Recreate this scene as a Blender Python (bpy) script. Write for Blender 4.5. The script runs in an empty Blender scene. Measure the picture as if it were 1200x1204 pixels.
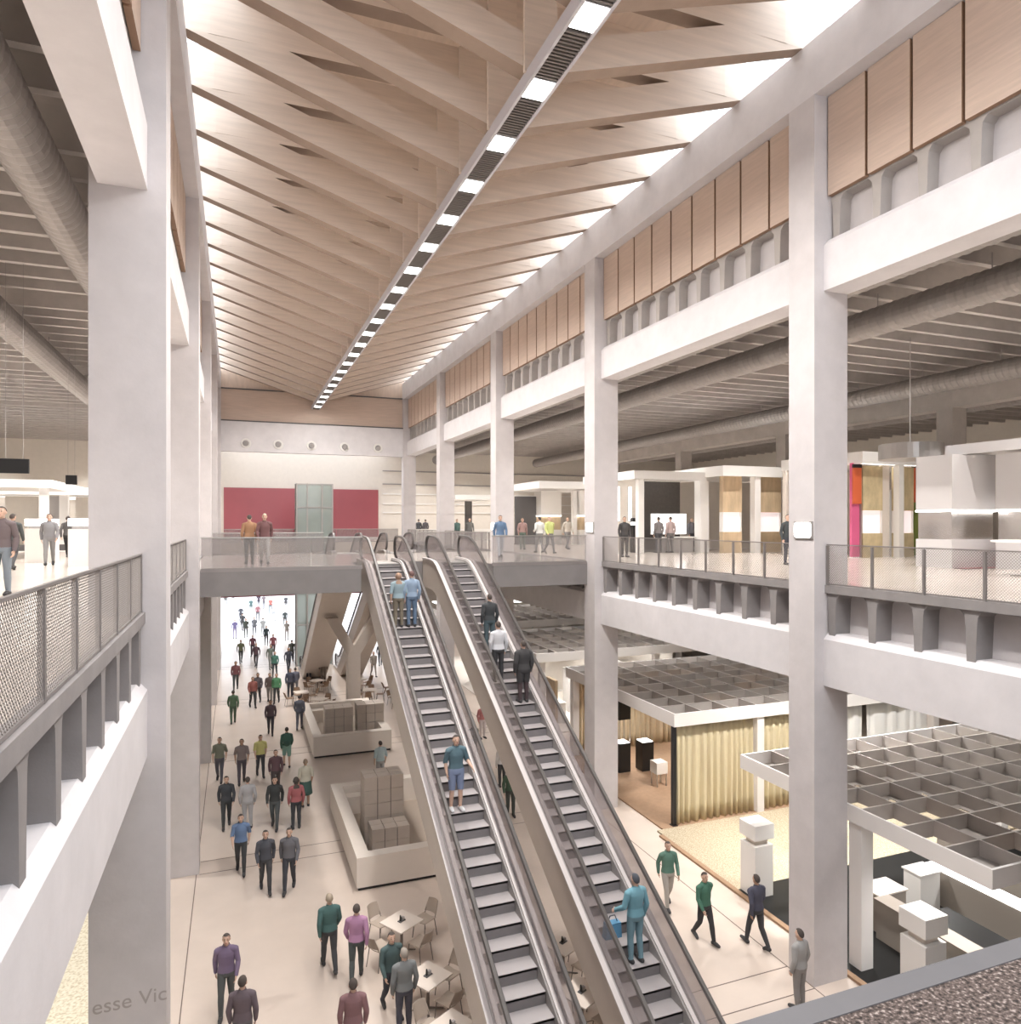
import bpy, bmesh, math, random
from mathutils import Vector, Matrix, Euler
random.seed(7)
PI = math.pi
SC = bpy.context.scene
COL = SC.collection
TH = math.radians(20.93)
SN, CS = math.sin(TH), math.cos(TH)
EYE = 10.5          # camera height above the hall floor
MEZ = 9.05          # gallery floor level
F = 842.0

def at(px, py, z=0.0):
    """ground point seen at a picture position, on the level z"""
    d = F * (EYE - z) / (py - 615.0)
    l = (px - 600.0) / F * d
    return Vector((d * SN + l * CS, d * CS - l * SN, z))

def at_x(px, X):
    r = (px - 600.0) / F
    return X * (CS - r * SN) / (SN + r * CS)

# ------------------------------------------------------------------ materials
MATS = {}
def principled(name):
    m = bpy.data.materials.new(name); m.use_nodes = True
    nt = m.node_tree
    return m, nt, nt.nodes['Principled BSDF']

def mat(name, col, rough=.6, metal=0.0, var=0.0, scale=3.0, spec=.5, bump=0.0, bscale=40.0,
        stretch=(1, 1, 1), emit=0.0, ecol=None, coat=0.0):
    if name in MATS: return MATS[name]
    m, nt, b = principled(name)
    c = (*col, 1.0)
    b.inputs['Base Color'].default_value = c
    b.inputs['Roughness'].default_value = rough
    b.inputs['Metallic'].default_value = metal
    b.inputs['Specular IOR Level'].default_value = spec
    if coat: b.inputs['Coat Weight'].default_value = coat
    if emit:
        b.inputs['Emission Color'].default_value = (*(ecol or col), 1)
        b.inputs['Emission Strength'].default_value = emit
    L = nt.links.new
    if var or bump:
        tc = nt.nodes.new('ShaderNodeTexCoord')
        mp = nt.nodes.new('ShaderNodeMapping'); mp.inputs['Scale'].default_value = stretch
        L(tc.outputs['Object'], mp.inputs['Vector'])
    if var:
        n = nt.nodes.new('ShaderNodeTexNoise'); n.inputs['Scale'].default_value = scale
        n.inputs['Detail'].default_value = 6; n.inputs['Roughness'].default_value = .6
        L(mp.outputs[0], n.inputs['Vector'])
        r = nt.nodes.new('ShaderNodeValToRGB')
        r.color_ramp.elements[0].position = .3; r.color_ramp.elements[1].position = .7
        r.color_ramp.elements[0].color = (*[max(0, v * (1 - var)) for v in col], 1)
        r.color_ramp.elements[1].color = (*[min(1, v * (1 + var)) for v in col], 1)
        L(n.outputs['Fac'], r.inputs['Fac']); L(r.outputs['Color'], b.inputs['Base Color'])
    if bump:
        n2 = nt.nodes.new('ShaderNodeTexNoise'); n2.inputs['Scale'].default_value = bscale
        n2.inputs['Detail'].default_value = 4
        L(mp.outputs[0], n2.inputs['Vector'])
        bp = nt.nodes.new('ShaderNodeBump'); bp.inputs['Strength'].default_value = bump
        bp.inputs['Distance'].default_value = .02
        L(n2.outputs['Fac'], bp.inputs['Height']); L(bp.outputs[0], b.inputs['Normal'])
    MATS[name] = m
    return m

def speckle(name, cols, scale, rough=.9, bump=.3):
    m, nt, b = principled(name); L = nt.links.new
    tc = nt.nodes.new('ShaderNodeTexCoord')
    n = nt.nodes.new('ShaderNodeTexNoise'); n.inputs['Scale'].default_value = scale; n.inputs['Detail'].default_value = 3
    L(tc.outputs['Object'], n.inputs['Vector'])
    r = nt.nodes.new('ShaderNodeValToRGB'); cr = r.color_ramp
    cr.interpolation = 'LINEAR'
    k = len(cols)
    while len(cr.elements) < k: cr.elements.new(.5)
    for i, c in enumerate(cols):
        cr.elements[i].position = .34 + .34 * i / (k - 1); cr.elements[i].color = (*c, 1)
    L(n.outputs['Fac'], r.inputs['Fac']); L(r.outputs['Color'], b.inputs['Base Color'])
    b.inputs['Roughness'].default_value = rough
    bp = nt.nodes.new('ShaderNodeBump'); bp.inputs['Strength'].default_value = bump; bp.inputs['Distance'].default_value = .01
    L(n.outputs['Fac'], bp.inputs['Height']); L(bp.outputs[0], b.inputs['Normal'])
    MATS[name] = m
    return m

def glass(name, tint, alpha, rough=.05):
    """thin pane: mostly see-through, a little tint and a little reflection"""
    m = bpy.data.materials.new(name); m.use_nodes = True
    nt = m.node_tree; nt.nodes.clear(); L = nt.links.new
    out = nt.nodes.new('ShaderNodeOutputMaterial')
    tr = nt.nodes.new('ShaderNodeBsdfTransparent'); tr.inputs['Color'].default_value = (*[1 - (1 - t) * .35 for t in tint], 1)
    gl = nt.nodes.new('ShaderNodeBsdfPrincipled'); gl.inputs['Base Color'].default_value = (*tint, 1)
    gl.inputs['Roughness'].default_value = rough
    mx = nt.nodes.new('ShaderNodeMixShader'); mx.inputs['Fac'].default_value = alpha
    L(tr.outputs[0], mx.inputs[1]); L(gl.outputs[0], mx.inputs[2]); L(mx.outputs[0], out.inputs[0])
    MATS[name] = m
    return m

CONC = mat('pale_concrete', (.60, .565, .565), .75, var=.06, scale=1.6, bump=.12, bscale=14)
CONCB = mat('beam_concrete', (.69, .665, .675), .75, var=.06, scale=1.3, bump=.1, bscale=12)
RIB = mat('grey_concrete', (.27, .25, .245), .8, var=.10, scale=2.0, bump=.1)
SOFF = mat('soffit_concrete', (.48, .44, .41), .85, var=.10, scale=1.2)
DUCT = mat('duct_metal', (.29, .265, .25), .5, .3, var=.06)
WOOD = mat('panel_wood', (.60, .47, .385), .55, var=.08, scale=2.2, stretch=(.5, .5, 7))
WOODE = mat('panel_edge_wood', (.36, .22, .14), .6, var=.1, stretch=(.5, .5, 7))
TIMB = mat('truss_timber', (.74, .635, .545), .6, var=.09, scale=1.6, stretch=(.35, 2, 6))
DECK = mat('roof_deck_timber', (.70, .57, .47), .6, var=.08, scale=1.5, stretch=(4, .3, 1))
FLOOR = mat('polished_floor', (.63, .535, .465), .32, var=.05, scale=.8, spec=.45)
MFLOOR = mat('gallery_floor', (.62, .55, .49), .16, var=.04, scale=.7, spec=.5)
PLAZA = mat('forecourt_paving', (.80, .79, .80), .6, var=.03)
JOINT = mat('floor_joint', (.16, .12, .10), .7)
WHITE = mat('white_paint', (.80, .78, .75), .5)
WARMW = mat('warm_white_board', (.76, .69, .62), .6, var=.02)
CREAM = mat('cream_wall', (.70, .65, .585), .65, var=.03)
RED = mat('red_wall', (.33, .08, .095), .35, var=.05, scale=.5)
GREY = mat('mid_grey', (.33, .31, .30), .55)
DGREY = mat('dark_grey', (.10, .095, .095), .55)
BRIDG = mat('bridge_grey', (.215, .20, .197), .6, var=.06, scale=2)
BLACK = mat('black', (.012, .012, .013), .4)
BLKFL = mat('black_floor', (.012, .012, .012), .35, spec=.25)
STEEL = mat('brushed_steel', (.50, .48, .46), .35, .85)
CHAMP = mat('champagne_cladding', (.57, .51, .46), .55, .1, var=.03)
STEP = mat('escalator_step', (.40, .37, .37), .55, .1)
RISER = mat('escalator_riser', (.22, .205, .207), .6, .1)
DECKM = mat('escalator_decking', (.60, .56, .55), .5, .15)
RUB = mat('handrail_rubber', (.075, .066, .062), .45)
GLASS = glass('balustrade_glass', (.52, .47, .47), .30)
GLASSR = glass('railing_glass', (.50, .47, .46), .24)
GLASSL = glass('lift_glass', (.50, .56, .53), .42)
SKYG = glass('rooflight_glass', (.9, .93, .95), .06)
WIRE = mat('railing_wire', (.24, .215, .20), .5, .4)
RAILM = mat('railing_steel', (.30, .275, .265), .45, .5)
CURT = mat('gold_curtain', (.62, .54, .36), .75, var=.05, scale=6, stretch=(6, 6, .4))
CURTB = mat('beige_curtain', (.62, .52, .36), .75, var=.05, scale=6)
CARP = speckle('beige_carpet', [(.30, .24, .16), (.45, .38, .27), (.56, .49, .37)], 30)
CARPL = speckle('pale_carpet', [(.55, .47, .33), (.74, .68, .53), (.80, .74, .62)], 16)
BROWN = mat('brown_carpet', (.33, .21, .13), .85, var=.1, scale=6)
GRAN = speckle('granular_flooring', [(.018, .013, .011), (.085, .062, .052), (.16, .12, .105), (.44, .37, .33)], 80, .9, .2)
KERB = mat('grey_kerb', (.15, .145, .15), .6, var=.05)
GLOW = mat('white_light', (1, 1, 1), .5, emit=7.0, ecol=(1, .97, .93))
GLOWL = mat('lit_panel', (.9, .9, .9), .5, emit=2.2, ecol=(1, .97, .95))
GLOWP = mat('pinkish_lightbox', (.8, .72, .72), .5, emit=.5, ecol=(1, .86, .86))
LOUV = mat('louvre_slat', (.17, .15, .135), .6)
STRIPM = mat('strip_housing', (.58, .57, .60), .5, .2)
LATT = mat('lattice_grey', (.47, .43, .40), .65, var=.04)
LATW = mat('lattice_white', (.80, .77, .75), .6)
OAK = mat('oak_veneer', (.56, .43, .28), .5, var=.22, scale=2.5, stretch=(1, 1, .25))
MARB = mat('figured_veneer', (.56, .46, .28), .45, var=.30, scale=1.6, stretch=(1, 1, .6))
ORNG = mat('orange_panel', (.62, .13, .05), .5)
PINK = mat('pink_panel', (.62, .12, .25), .5)
GREEN = mat('olive_green_panel', (.16, .20, .04), .5)
MIRR = mat('mirror_panel', (.80, .77, .75), .22, 1.0)
TOWW = mat('tower_white', (.60, .58, .58), .5)
TSHADE = mat('truss_timber_shaded', (.35, .26, .20), .6, var=.06, scale=3)  # truss timber darkened: underside shade put into the colour
TABW = mat('table_top_beige', (.70, .62, .55), .5)
CHRB = mat('chair_beige', (.42, .35, .29), .55)
CHRL = mat('chair_leg_metal', (.20, .17, .15), .45, .5)
BRWNC = mat('brown_chair', (.26, .17, .11), .6)

# ------------------------------------------------------------------ mesh collector
WPOS = {}
class MB:
    def __init__(s): s.v = []; s.f = []; s.m = []
    def add(s, vs, fs, mi=0):
        n = len(s.v); s.v += [tuple(v) for v in vs]
        for f in fs: s.f.append(tuple(i + n for i in f)); s.m.append(mi)
        return s
    def box(s, x0, x1, y0, y1, z0, z1, mi=0):
        v = [(x0, y0, z0), (x1, y0, z0), (x1, y1, z0), (x0, y1, z0), (x0, y0, z1), (x1, y0, z1), (x1, y1, z1), (x0, y1, z1)]
        return s.add(v, [(0, 3, 2, 1), (4, 5, 6, 7), (0, 1, 5, 4), (1, 2, 6, 5), (2, 3, 7, 6), (3, 0, 4, 7)], mi)
    def prism(s, poly, axis, a, b, mi=0):
        """extrude a closed outline along axis x, y or z from a to b"""
        k = len(poly)
        def P(p, t): return {'x': (t, p[0], p[1]), 'y': (p[0], t, p[1]), 'z': (p[0], p[1], t)}[axis]
        v = [P(p, a) for p in poly] + [P(p, b) for p in poly]
        fs = [tuple(range(k - 1, -1, -1)), tuple(range(k, 2 * k))]
        fs += [(i, (i + 1) % k, k + (i + 1) % k, k + i) for i in range(k)]
        return s.add(v, fs, mi)
    def strip(s, lo, hi, axis, a, b, mi=0):
        """solid between two polylines lo and hi (same count), extruded a..b"""
        n = len(lo)
        def P(p, t): return {'x': (t, p[0], p[1]), 'y': (p[0], t, p[1])}[axis]
        v = [P(p, a) for p in lo] + [P(p, a) for p in hi] + [P(p, b) for p in lo] + [P(p, b) for p in hi]
        fs = []
        for i in range(n - 1):
            fs += [(i, i + 1, n + i + 1, n + i), (2 * n + i, 3 * n + i, 3 * n + i + 1, 2 * n + i + 1),
                   (i, 2 * n + i, 2 * n + i + 1, i + 1), (n + i, n + i + 1, 3 * n + i + 1, 3 * n + i)]
        fs += [(0, n, 3 * n, 2 * n), (n - 1, 3 * n - 1, 4 * n - 1, 2 * n - 1)]
        return s.add(v, fs, mi)
    def tube(s, p0, p1, r0, r1=None, n=12, mi=0):
        r1 = r0 if r1 is None else r1
        p0, p1 = Vector(p0), Vector(p1); d = (p1 - p0).normalized()
        u = d.orthogonal().normalized(); w = d.cross(u)
        v = []
        for p, r in ((p0, r0), (p1, r1)):
            for i in range(n):
                a = 2 * PI * i / n; v.append(p + (u * math.cos(a) + w * math.sin(a)) * r)
        fs = [(i, (i + 1) % n, n + (i + 1) % n, n + i) for i in range(n)]
        fs += [tuple(range(n - 1, -1, -1)), tuple(range(n, 2 * n))]
        return s.add(v, fs, mi)
    def path(s, pts, prof, mi=0, side=Vector((1, 0, 0))):
        """sweep a profile [(across, up)...] along points; across = side"""
        k = len(prof); v = []
        for i, p in enumerate(pts):
            p = Vector(p)
            t = (Vector(pts[min(i + 1, len(pts) - 1)]) - Vector(pts[max(i - 1, 0)])).normalized()
            up = side.cross(t).normalized()
            for a, h in prof: v.append(p + side * a + up * h)
        fs = []
        for i in range(len(pts) - 1):
            for j in range(k):
                fs.append((i * k + j, i * k + (j + 1) % k, (i + 1) * k + (j + 1) % k, (i + 1) * k + j))
        fs += [tuple(range(k - 1, -1, -1)), tuple(range((len(pts) - 1) * k, len(pts) * k))]
        return s.add(v, fs, mi)
    def build(s, name, mats, parent=None, origin=None, smooth=False):
        off = Vector(origin) if origin is not None else (WPOS.get(parent, Vector()) if parent else Vector())
        me = bpy.data.meshes.new(name)
        me.from_pydata([tuple(Vector(v) - off) for v in s.v], [], s.f)
        bm = bmesh.new(); bm.from_mesh(me); bmesh.ops.recalc_face_normals(bm, faces=bm.faces)
        bm.to_mesh(me); bm.free()
        if not isinstance(mats, (list, tuple)): mats = [mats]
        for m in mats: me.materials.append(m)
        for p, i in zip(me.polygons, s.m): p.material_index = i
        if smooth:
            for p in me.polygons: p.use_smooth = True
        o = bpy.data.objects.new(name, me); COL.objects.link(o)
        if parent: o.parent = parent
        elif origin is not None: o.location = off
        WPOS[o] = off if (origin is not None or parent) else Vector()
        return o

def tag(o, label, cat, group=None, kind=None):
    o['label'] = label; o['category'] = cat
    if group: o['group'] = group
    if kind: o['kind'] = kind
    return o

def thing(name, label, cat, loc=(0, 0, 0), group=None, rz=0):
    o = bpy.data.objects.new(name, None); COL.objects.link(o)
    o.empty_display_size = .3
    o.location = loc; o.rotation_euler = (0, 0, rz)
    WPOS[o] = Vector(loc)
    return tag(o, label, cat, group)

def struct(name, mb, m, origin=None):
    o = mb.build(name, m, None, origin); o['kind'] = 'structure'; return o

def dup(root, loc, rz=None, label=None, group=None, cat=None):
    r = root.copy(); COL.objects.link(r); r.location = loc
    if rz is not None: r.rotation_euler = (0, 0, rz)
    if label: r['label'] = label
    if group: r['group'] = group
    for ch in list(root.children):
        c = ch.copy(); COL.objects.link(c); c.parent = r
        for g in list(ch.children):
            d = g.copy(); COL.objects.link(d); d.parent = c
    return r

# ------------------------------------------------------------------ grid of the hall
XR, XL = 12.2, -1.05            # hall-side faces of the two colonnades
BAY = 10.65
ROWS = [2.02 + BAY * k for k in range(-1, 6)]      # near faces of the column rows
CD = .80
YEND = 56.1
NEARY, FARY = -8.0, 65.0

def ymin_to(y0): return [y for y in ROWS if y >= y0]

# columns
for Y in ROWS:
    for side in (0, 1):
        x0, x1 = (XR, XR + .97) if side else (XL - 1.09, XL)
        mb = MB().box(x0, x1, Y, Y + CD, 0, 20.2)
        col = struct('column', mb, CONC, ((x0 + x1) / 2, Y + CD / 2, 0))
        col['label'] = 'pale concrete column of the %s colonnade' % ('right' if side else 'left')
        if not side and abs(Y - ROWS[2]) < .1:
            left_col = col
for Y in ROWS[1:]:
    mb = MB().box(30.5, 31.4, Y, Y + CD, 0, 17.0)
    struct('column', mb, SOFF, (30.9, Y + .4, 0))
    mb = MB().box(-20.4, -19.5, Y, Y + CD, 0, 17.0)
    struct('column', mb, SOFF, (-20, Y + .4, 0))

# faint lettering on the near left column, low down, hall-facing side towards the camera
cu = bpy.data.curves.new('lettering', 'FONT'); cu.body = 'esse Vic'; cu.size = .325; cu.extrude = .002
lt = bpy.data.objects.new('lettering', cu); COL.objects.link(lt)
cu.materials.append(mat('faded_lettering', (.40, .365, .35), .8))
lt.parent = left_col
lt.location = (-.50, -CD / 2 - .003, 2.88); lt.rotation_euler = (PI / 2, 0, 0)

# main beams, three storeys of edge construction for each side
def beam_set(side):
    sg = 1 if side else -1
    X0 = XR if side else XL
    def bx(mb, a, b, *r): mb.box(min(X0 + sg * a, X0 + sg * b), max(X0 + sg * a, X0 + sg * b), *r)
    for i in range(len(ROWS) - 1):
        ya, yb = ROWS[i] + CD, ROWS[i + 1]
        for zt, zb, nm in ((8.0, 6.8, 'gallery_edge_beam'), (16.95, 15.78, 'upper_edge_beam')):
            mb = MB()
            # chamfered ledge on the hall side
            p = [(X0 + sg * .27, zb), (X0 + sg * .97, zb), (X0 + sg * .97, zt), (X0 + sg * .40, zt), (X0 + sg * .27, zt - .14)]
            mb.prism(p, 'y', ya, yb)
            struct('beam', mb, CONCB, (X0 + sg * .6, (ya + yb) / 2, zb))
    # top beam, continuous over the column heads
    mb = MB(); bx(mb, 0, .92, ROWS[0], YEND, 20.2, 21.46)
    struct('roof_edge_beam', mb, CONCB, (X0, ROWS[0], 20.2))
    # backing wall above the upper slab
    mb = MB(); bx(mb, .60, .70, ROWS[0], YEND, 18.05, 20.2)
    struct('wall_right_upper' if side else 'wall_left_upper', mb, GREY)
beam_set(0); beam_set(1)

# ribbed floor plates: T-shaped ribs that show at the edge as brackets
def ribbed(side, ztop, nm, xo):
    sg = 1 if side else -1
    X0 = XR if side else XL
    e = X0 + sg * (.49 if ztop > 12 else .36)
    far = xo
    mb = MB()
    mb.box(min(e, far), max(e, far), ROWS[0], FARY, ztop - .14, ztop)
    h = .95; zr = ztop - .14
    ys = []
    for i in range(len(ROWS)):
        yb = ROWS[i]; n = 9 if i else 0
        for k in range(9 if i else 0): ys.append(yb - .15 - 1.094 * k)
    y = ROWS[-1] + CD + .6
    while y < FARY: ys.append(y); y += 1.094
    for yc in ys:
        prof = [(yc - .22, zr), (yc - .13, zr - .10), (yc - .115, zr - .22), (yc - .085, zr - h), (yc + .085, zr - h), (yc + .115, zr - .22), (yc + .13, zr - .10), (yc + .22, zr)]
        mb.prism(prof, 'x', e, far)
    # pale infill between the rib ends
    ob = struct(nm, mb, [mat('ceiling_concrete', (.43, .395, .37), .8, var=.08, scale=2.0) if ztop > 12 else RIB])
    mi = MB()
    for i in range(1, len(ROWS)):
        a = X0 + sg * .80
        mi.box(min(a, a + sg * .1), max(a, a + sg * .1), ROWS[i - 1] + CD, ROWS[i], zr - h + .02, zr)
    struct('infill_wall_right' if side else 'infill_wall_left', mi, CONC)
    # slab edge nosing
    me = MB(); me.box(min(e, e - sg * .10), max(e, e - sg * .10), ROWS[0], FARY, ztop - .14, ztop + .04)
    for Y in []: pass
    return ob
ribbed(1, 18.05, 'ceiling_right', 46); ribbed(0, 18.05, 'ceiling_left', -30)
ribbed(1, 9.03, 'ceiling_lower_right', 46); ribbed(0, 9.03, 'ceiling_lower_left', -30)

# gallery floors
def gfloor(side, far):
    sg = 1 if side else -1
    e = (XR if side else XL) + sg * .42
    struct('floor_gallery_right' if side else 'floor_gallery_left', MB().box(min(e, far), max(e, far), ROWS[0], FARY, 9.03, MEZ), MFLOOR)
    ed = (XR if side else XL) + sg * .30
    for i in range(1, len(ROWS)):
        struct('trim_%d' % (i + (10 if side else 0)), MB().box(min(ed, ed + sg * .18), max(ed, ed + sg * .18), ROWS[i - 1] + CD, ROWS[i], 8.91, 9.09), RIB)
gfloor(0, -30); gfloor(1, 46)

# second row beams and outer walls
for i in range(len(ROWS) - 1):
    ya, yb = ROWS[i] + CD, ROWS[i + 1]
    for x in (30.5, -20.4):
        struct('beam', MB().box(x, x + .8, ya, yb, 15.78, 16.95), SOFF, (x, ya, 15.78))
struct('wall_right', MB().box(46, 46.3, -8, FARY, 0, 18.05), CREAM)
struct('wall_left', MB().box(-30.3, -30, -8, FARY, 0, 18.05), CREAM)

struct('wall_front_right_baffle', MB().box(13.2, 46, -8.3, -8, 0, 18), CREAM)  # unseen side-hall walls, added to cut daylight from behind the camera
struct('wall_front_left_baffle', MB().box(-30, -2.2, -8.3, -8, 0, 18), CREAM)
struct('wall_front_baffle', MB().box(-2.2, 13.2, -8.3, -8, 0, 12), CREAM)  # unseen, added behind the camera; top kept low to admit frontal light
# ------------------------------------------------------------------ floor
struct('floor', MB().box(-30, 46, -8, 67, -.3, 0), FLOOR)
struct('floor_forecourt', MB().box(-45, 60, 67, 150, -.3, 0), PLAZA)
j = 1
for x in (-1.12, 12.18):
    struct('trim_%d' % (50 + j), MB().box(x - .012, x + .012, 2, 65, 0, .003), JOINT); j += 1
for Y in ROWS[1:]:
    for y in (Y - .03, Y + CD + .03):
        struct('trim_%d' % (50 + j), MB().box(XL + .02, XR - .02, y - .012, y + .012, 0, .003), JOINT); j += 1
struct('floor_carpet_left', MB().box(-29, -2.3, -7, 64, 0, .012), CARPL)

# ------------------------------------------------------------------ timber panelling above the galleries
ordn = ['nearest', 'second', 'third', 'fourth', 'fifth', 'farthest']
for side in (0, 1):
    sg = 1 if side else -1
    X0 = XR if side else XL
    for i in range(1, len(ROWS)):
        ya, yb = ROWS[i - 1] + CD, ROWS[i]
        nm = '%s bay of timber panelling under the %s roof edge, counted from the camera' % (ordn[i - 1], 'right' if side else 'left')
        t = thing('timber_panelling', nm, 'wall panelling', (X0 + sg * .44, (ya + yb) / 2, 18.1), 'timber panelling bays')
        w = (yb - ya) / 9
        for k in range(9):
            mb = MB(); a = X0 + sg * .36; b = X0 + sg * .475
            y0, y1 = ya + k * w + .035, ya + (k + 1) * w - .035
            mb.box(min(a, b), max(a, b), y0, y1, 17.94, 20.185)
            o = mb.build('panel', [WOOD, WOODE], t)
            for p in o.data.polygons:
                if abs(p.normal.y) > .5 or p.normal.z < -.5: p.material_index = 1
        mb = MB(); a = X0 + sg * .485
        mb.box(min(a, a + sg * .04), max(a, a + sg * .04), ya + .01, yb - .01, 18.06, 20.185)
        mb.build('batten', DGREY, t)

# ------------------------------------------------------------------ roof
XC = (XR + XL) / 2
def truss_mesh():
    bot = []
    for sg in (-1, 1):
        mb = MB(); h = .20
        pts = [(0, 19.34), (6.62, 21.45), (4.45, 21.44), (0, 20.0)]
        v = []
        hs = [h, h * .9, h, h]
        for s_ in (-1, 1):
            for (x, z), hh in zip(pts, hs): v.append((sg * x, s_ * hh, z))
        mb.add(v, [(0, 1, 2, 3), (4, 7, 6, 5), (0, 4, 5, 1), (1, 5, 6, 2), (2, 6, 7, 3), (3, 7, 4, 0)])
        bot.append(mb)
    top = MB()
    X = [-7.5, -7.0, -6.1, 6.1, 7.0, 7.5]
    lo = [21.48, 21.46, 21.44, 21.44, 21.46, 21.48]
    hi = [22.25, 22.5, 22.5, 22.5, 22.5, 22.25]
    hw = [.05, .09, .195, .195, .09, .05]
    v = []
    for s_ in (-1, 1):
        for x, z, w in zip(X, lo, hw): v.append((x, s_ * w, z))
        for x, z, w in zip(X, hi, hw): v.append((x, s_ * w, z))
    n = 6; fs = []
    for i in range(n - 1):
        fs += [(i, i + 1, n + i + 1, n + i), (2 * n + i, 3 * n + i, 3 * n + i + 1, 2 * n + i + 1),
               (i, 2 * n + i, 2 * n + i + 1, i + 1), (n + i, n + i + 1, 3 * n + i + 1, 3 * n + i)]
    fs += [(0, n, 3 * n, 2 * n), (n - 1, 3 * n - 1, 4 * n - 1, 2 * n - 1)]
    top.add(v, fs)
    kp = MB().box(-.34, .34, -.30, -.205, 19.3, 22.5)
    return bot, top, kp
bot, top, kp = truss_mesh()
FIN0, FSP = 13.2, 2.17
names = ['first', 'second', 'third', 'fourth', 'fifth', 'sixth', 'seventh', 'eighth', 'ninth', 'tenth', 'eleventh', 'twelfth', 'thirteenth',
         'fourteenth', 'fifteenth', 'sixteenth', 'seventeenth', 'eighteenth', 'nineteenth', 'twentieth', 'twenty-first', 'twenty-second', 'twenty-third', 'twenty-fourth', 'twenty-fifth', 'twenty-sixth']
proto = None
k = 0; y = FIN0 - 3 * FSP
while y < YEND - .4:
    lab = '%s timber roof truss counted from the camera end of the hall' % names[k]
    if proto is None:
        proto = thing('roof_truss', lab, 'roof truss', (0, 0, 0), 'timber roof trusses')
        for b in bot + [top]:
            o = b.build('upper_chord' if b is top else 'lower_chord', [TIMB, TSHADE], proto)
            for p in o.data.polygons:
                if p.normal.z < -.5: p.material_index = 1  # downward faces take the darker timber, shade painted in
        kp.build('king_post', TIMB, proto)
        proto.location = (XC, y, 0)
    else:
        dup(proto, (XC, y, 0), label=lab)
    y += FSP; k += 1
struct('roof_deck', MB().box(XC - 5.5, XC + 5.5, 3, YEND, 22.5, 22.62), DECK)
for i, sg in enumerate((-1, 1)):
    a, b = XC + sg * 5.5, XC + sg * 7.6
    struct('window_%d' % (i + 1), MB().box(min(a, b), max(a, b), 3, YEND, 22.53, 22.56), SKYG)

# light and louvre strip hanging under the king posts
t = thing('ceiling_light_strip', 'long grey strip of lamps and louvres hanging along the middle of the timber roof', 'light strip', (XC, 4, 19.05))
for sg in (-1, 1):
    MB().box(XC + sg * .27 - .03, XC + sg * .27 + .03, 4, YEND - .3, 19.05, 19.33).build('side_rail', STRIPM, t)
MB().box(XC - .24, XC + .24, 4, YEND - .3, 19.30, 19.33).build('back_plate', DGREY, t)
y = 10.87 - 2 * 2.17
while y < YEND - 1:
    lp = MB().box(XC - .24, XC + .24, y - .33, y + .33, 19.07, 19.28).build('lamp_housing', STRIPM, t)
    mb = MB()
    for a in (-.11, .11):
        for b in (-.16, .16):
            mb.tube((XC + a, y + b, 19.045), (XC + a, y + b, 19.075), .10, n=16)
    mb.box(XC - .22, XC + .22, y - .31, y + .31, 19.06, 19.072)
    mb.build('lamp', GLOW, lp)
    mb = MB(); yy = y + .42
    while yy < y + 2.17 - .36:
        mb.box(XC - .24, XC + .24, yy, yy + .045, 19.07, 19.16); yy += .095
    mb.build('louvre', LOUV, t)
    y += 2.17

# end wall above the far gallery
struct('beam', MB().box(XL, XR, 55.5, YEND, 15.7, 17.9), CONCB, (XC, 55.8, 15.7))
struct('wall_back_timber', MB().box(XL - .2, XR + .2, 55.7, 55.95, 17.9, 20.25), WOOD)
struct('wall_back_gable', MB().box(XL - .2, XR + .2, 55.85, 56.0, 20.3, 22.5), DECK)
struct('trim_90', MB().box(XL, XR, 55.62, 55.7, 20.22, 20.30), DGREY)
struct('trim_91', MB().box(XL, XR, 55.45, 55.7, 17.88, 17.96), DGREY)
for i, px in enumerate((289, 327, 366, 405, 444)):
    r = (px - 600) / F; X = 55.5 * (SN + r * CS) / (CS - r * SN)
    t = thing('air_nozzle', '%s from the left of the round air nozzles on the far white beam' % names[i], 'air nozzle', (X, 55.5, 16.3), 'air nozzles on the far beam')
    MB().tube((X, 55.5, 16.3), (X, 55.42, 16.3), .36, .34, 20).build('flange', WHITE, t)
    MB().tube((X, 55.43, 16.3), (X, 55.2, 16.25), .22, .17, 18).build('nozzle', GREY, t)

# far wall behind the far gallery
struct('wall_back', MB().box(-30, 46, 65, 65.4, 6.8, 18.05), CREAM)
struct('wall_back_lower', MB().box(-30, 46, 65, 65.4, 4.2, 6.8), RED)
struct('floor_far_gallery', MB().box(XL - .3, XR + .3, 56.2, 65, 8.2, 9.04), MFLOOR)
t = thing('red_wall_panel', 'large dark red wall panel on the far gallery behind the glass lift', 'wall panel', (5.5, 64.95, 9.2))
MB().box(-1.0, 12.0, 64.9, 65.0, 9.25, 13.5).build('panel_face', RED, t)
MB().box(-1.1, 12.1, 64.86, 65.0, 9.05, 9.25).build('plinth', WHITE, t)
for i, z in enumerate((11.4, 12.2, 13.1, 14.0, 15.2)):
    struct('trim_%d' % (92 + i), MB().box(12.4, 40, 64.93, 65.0, z, z + .10), WHITE if i < 3 else GREY)
struct('wall_far_frontage', MB().box(-30, -3.2, 64.5, 65, 0, 6.8), CREAM)
struct('wall_far_frontage_right', MB().box(13.5, 46, 64.5, 65, 0, 6.8), CREAM)

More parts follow.
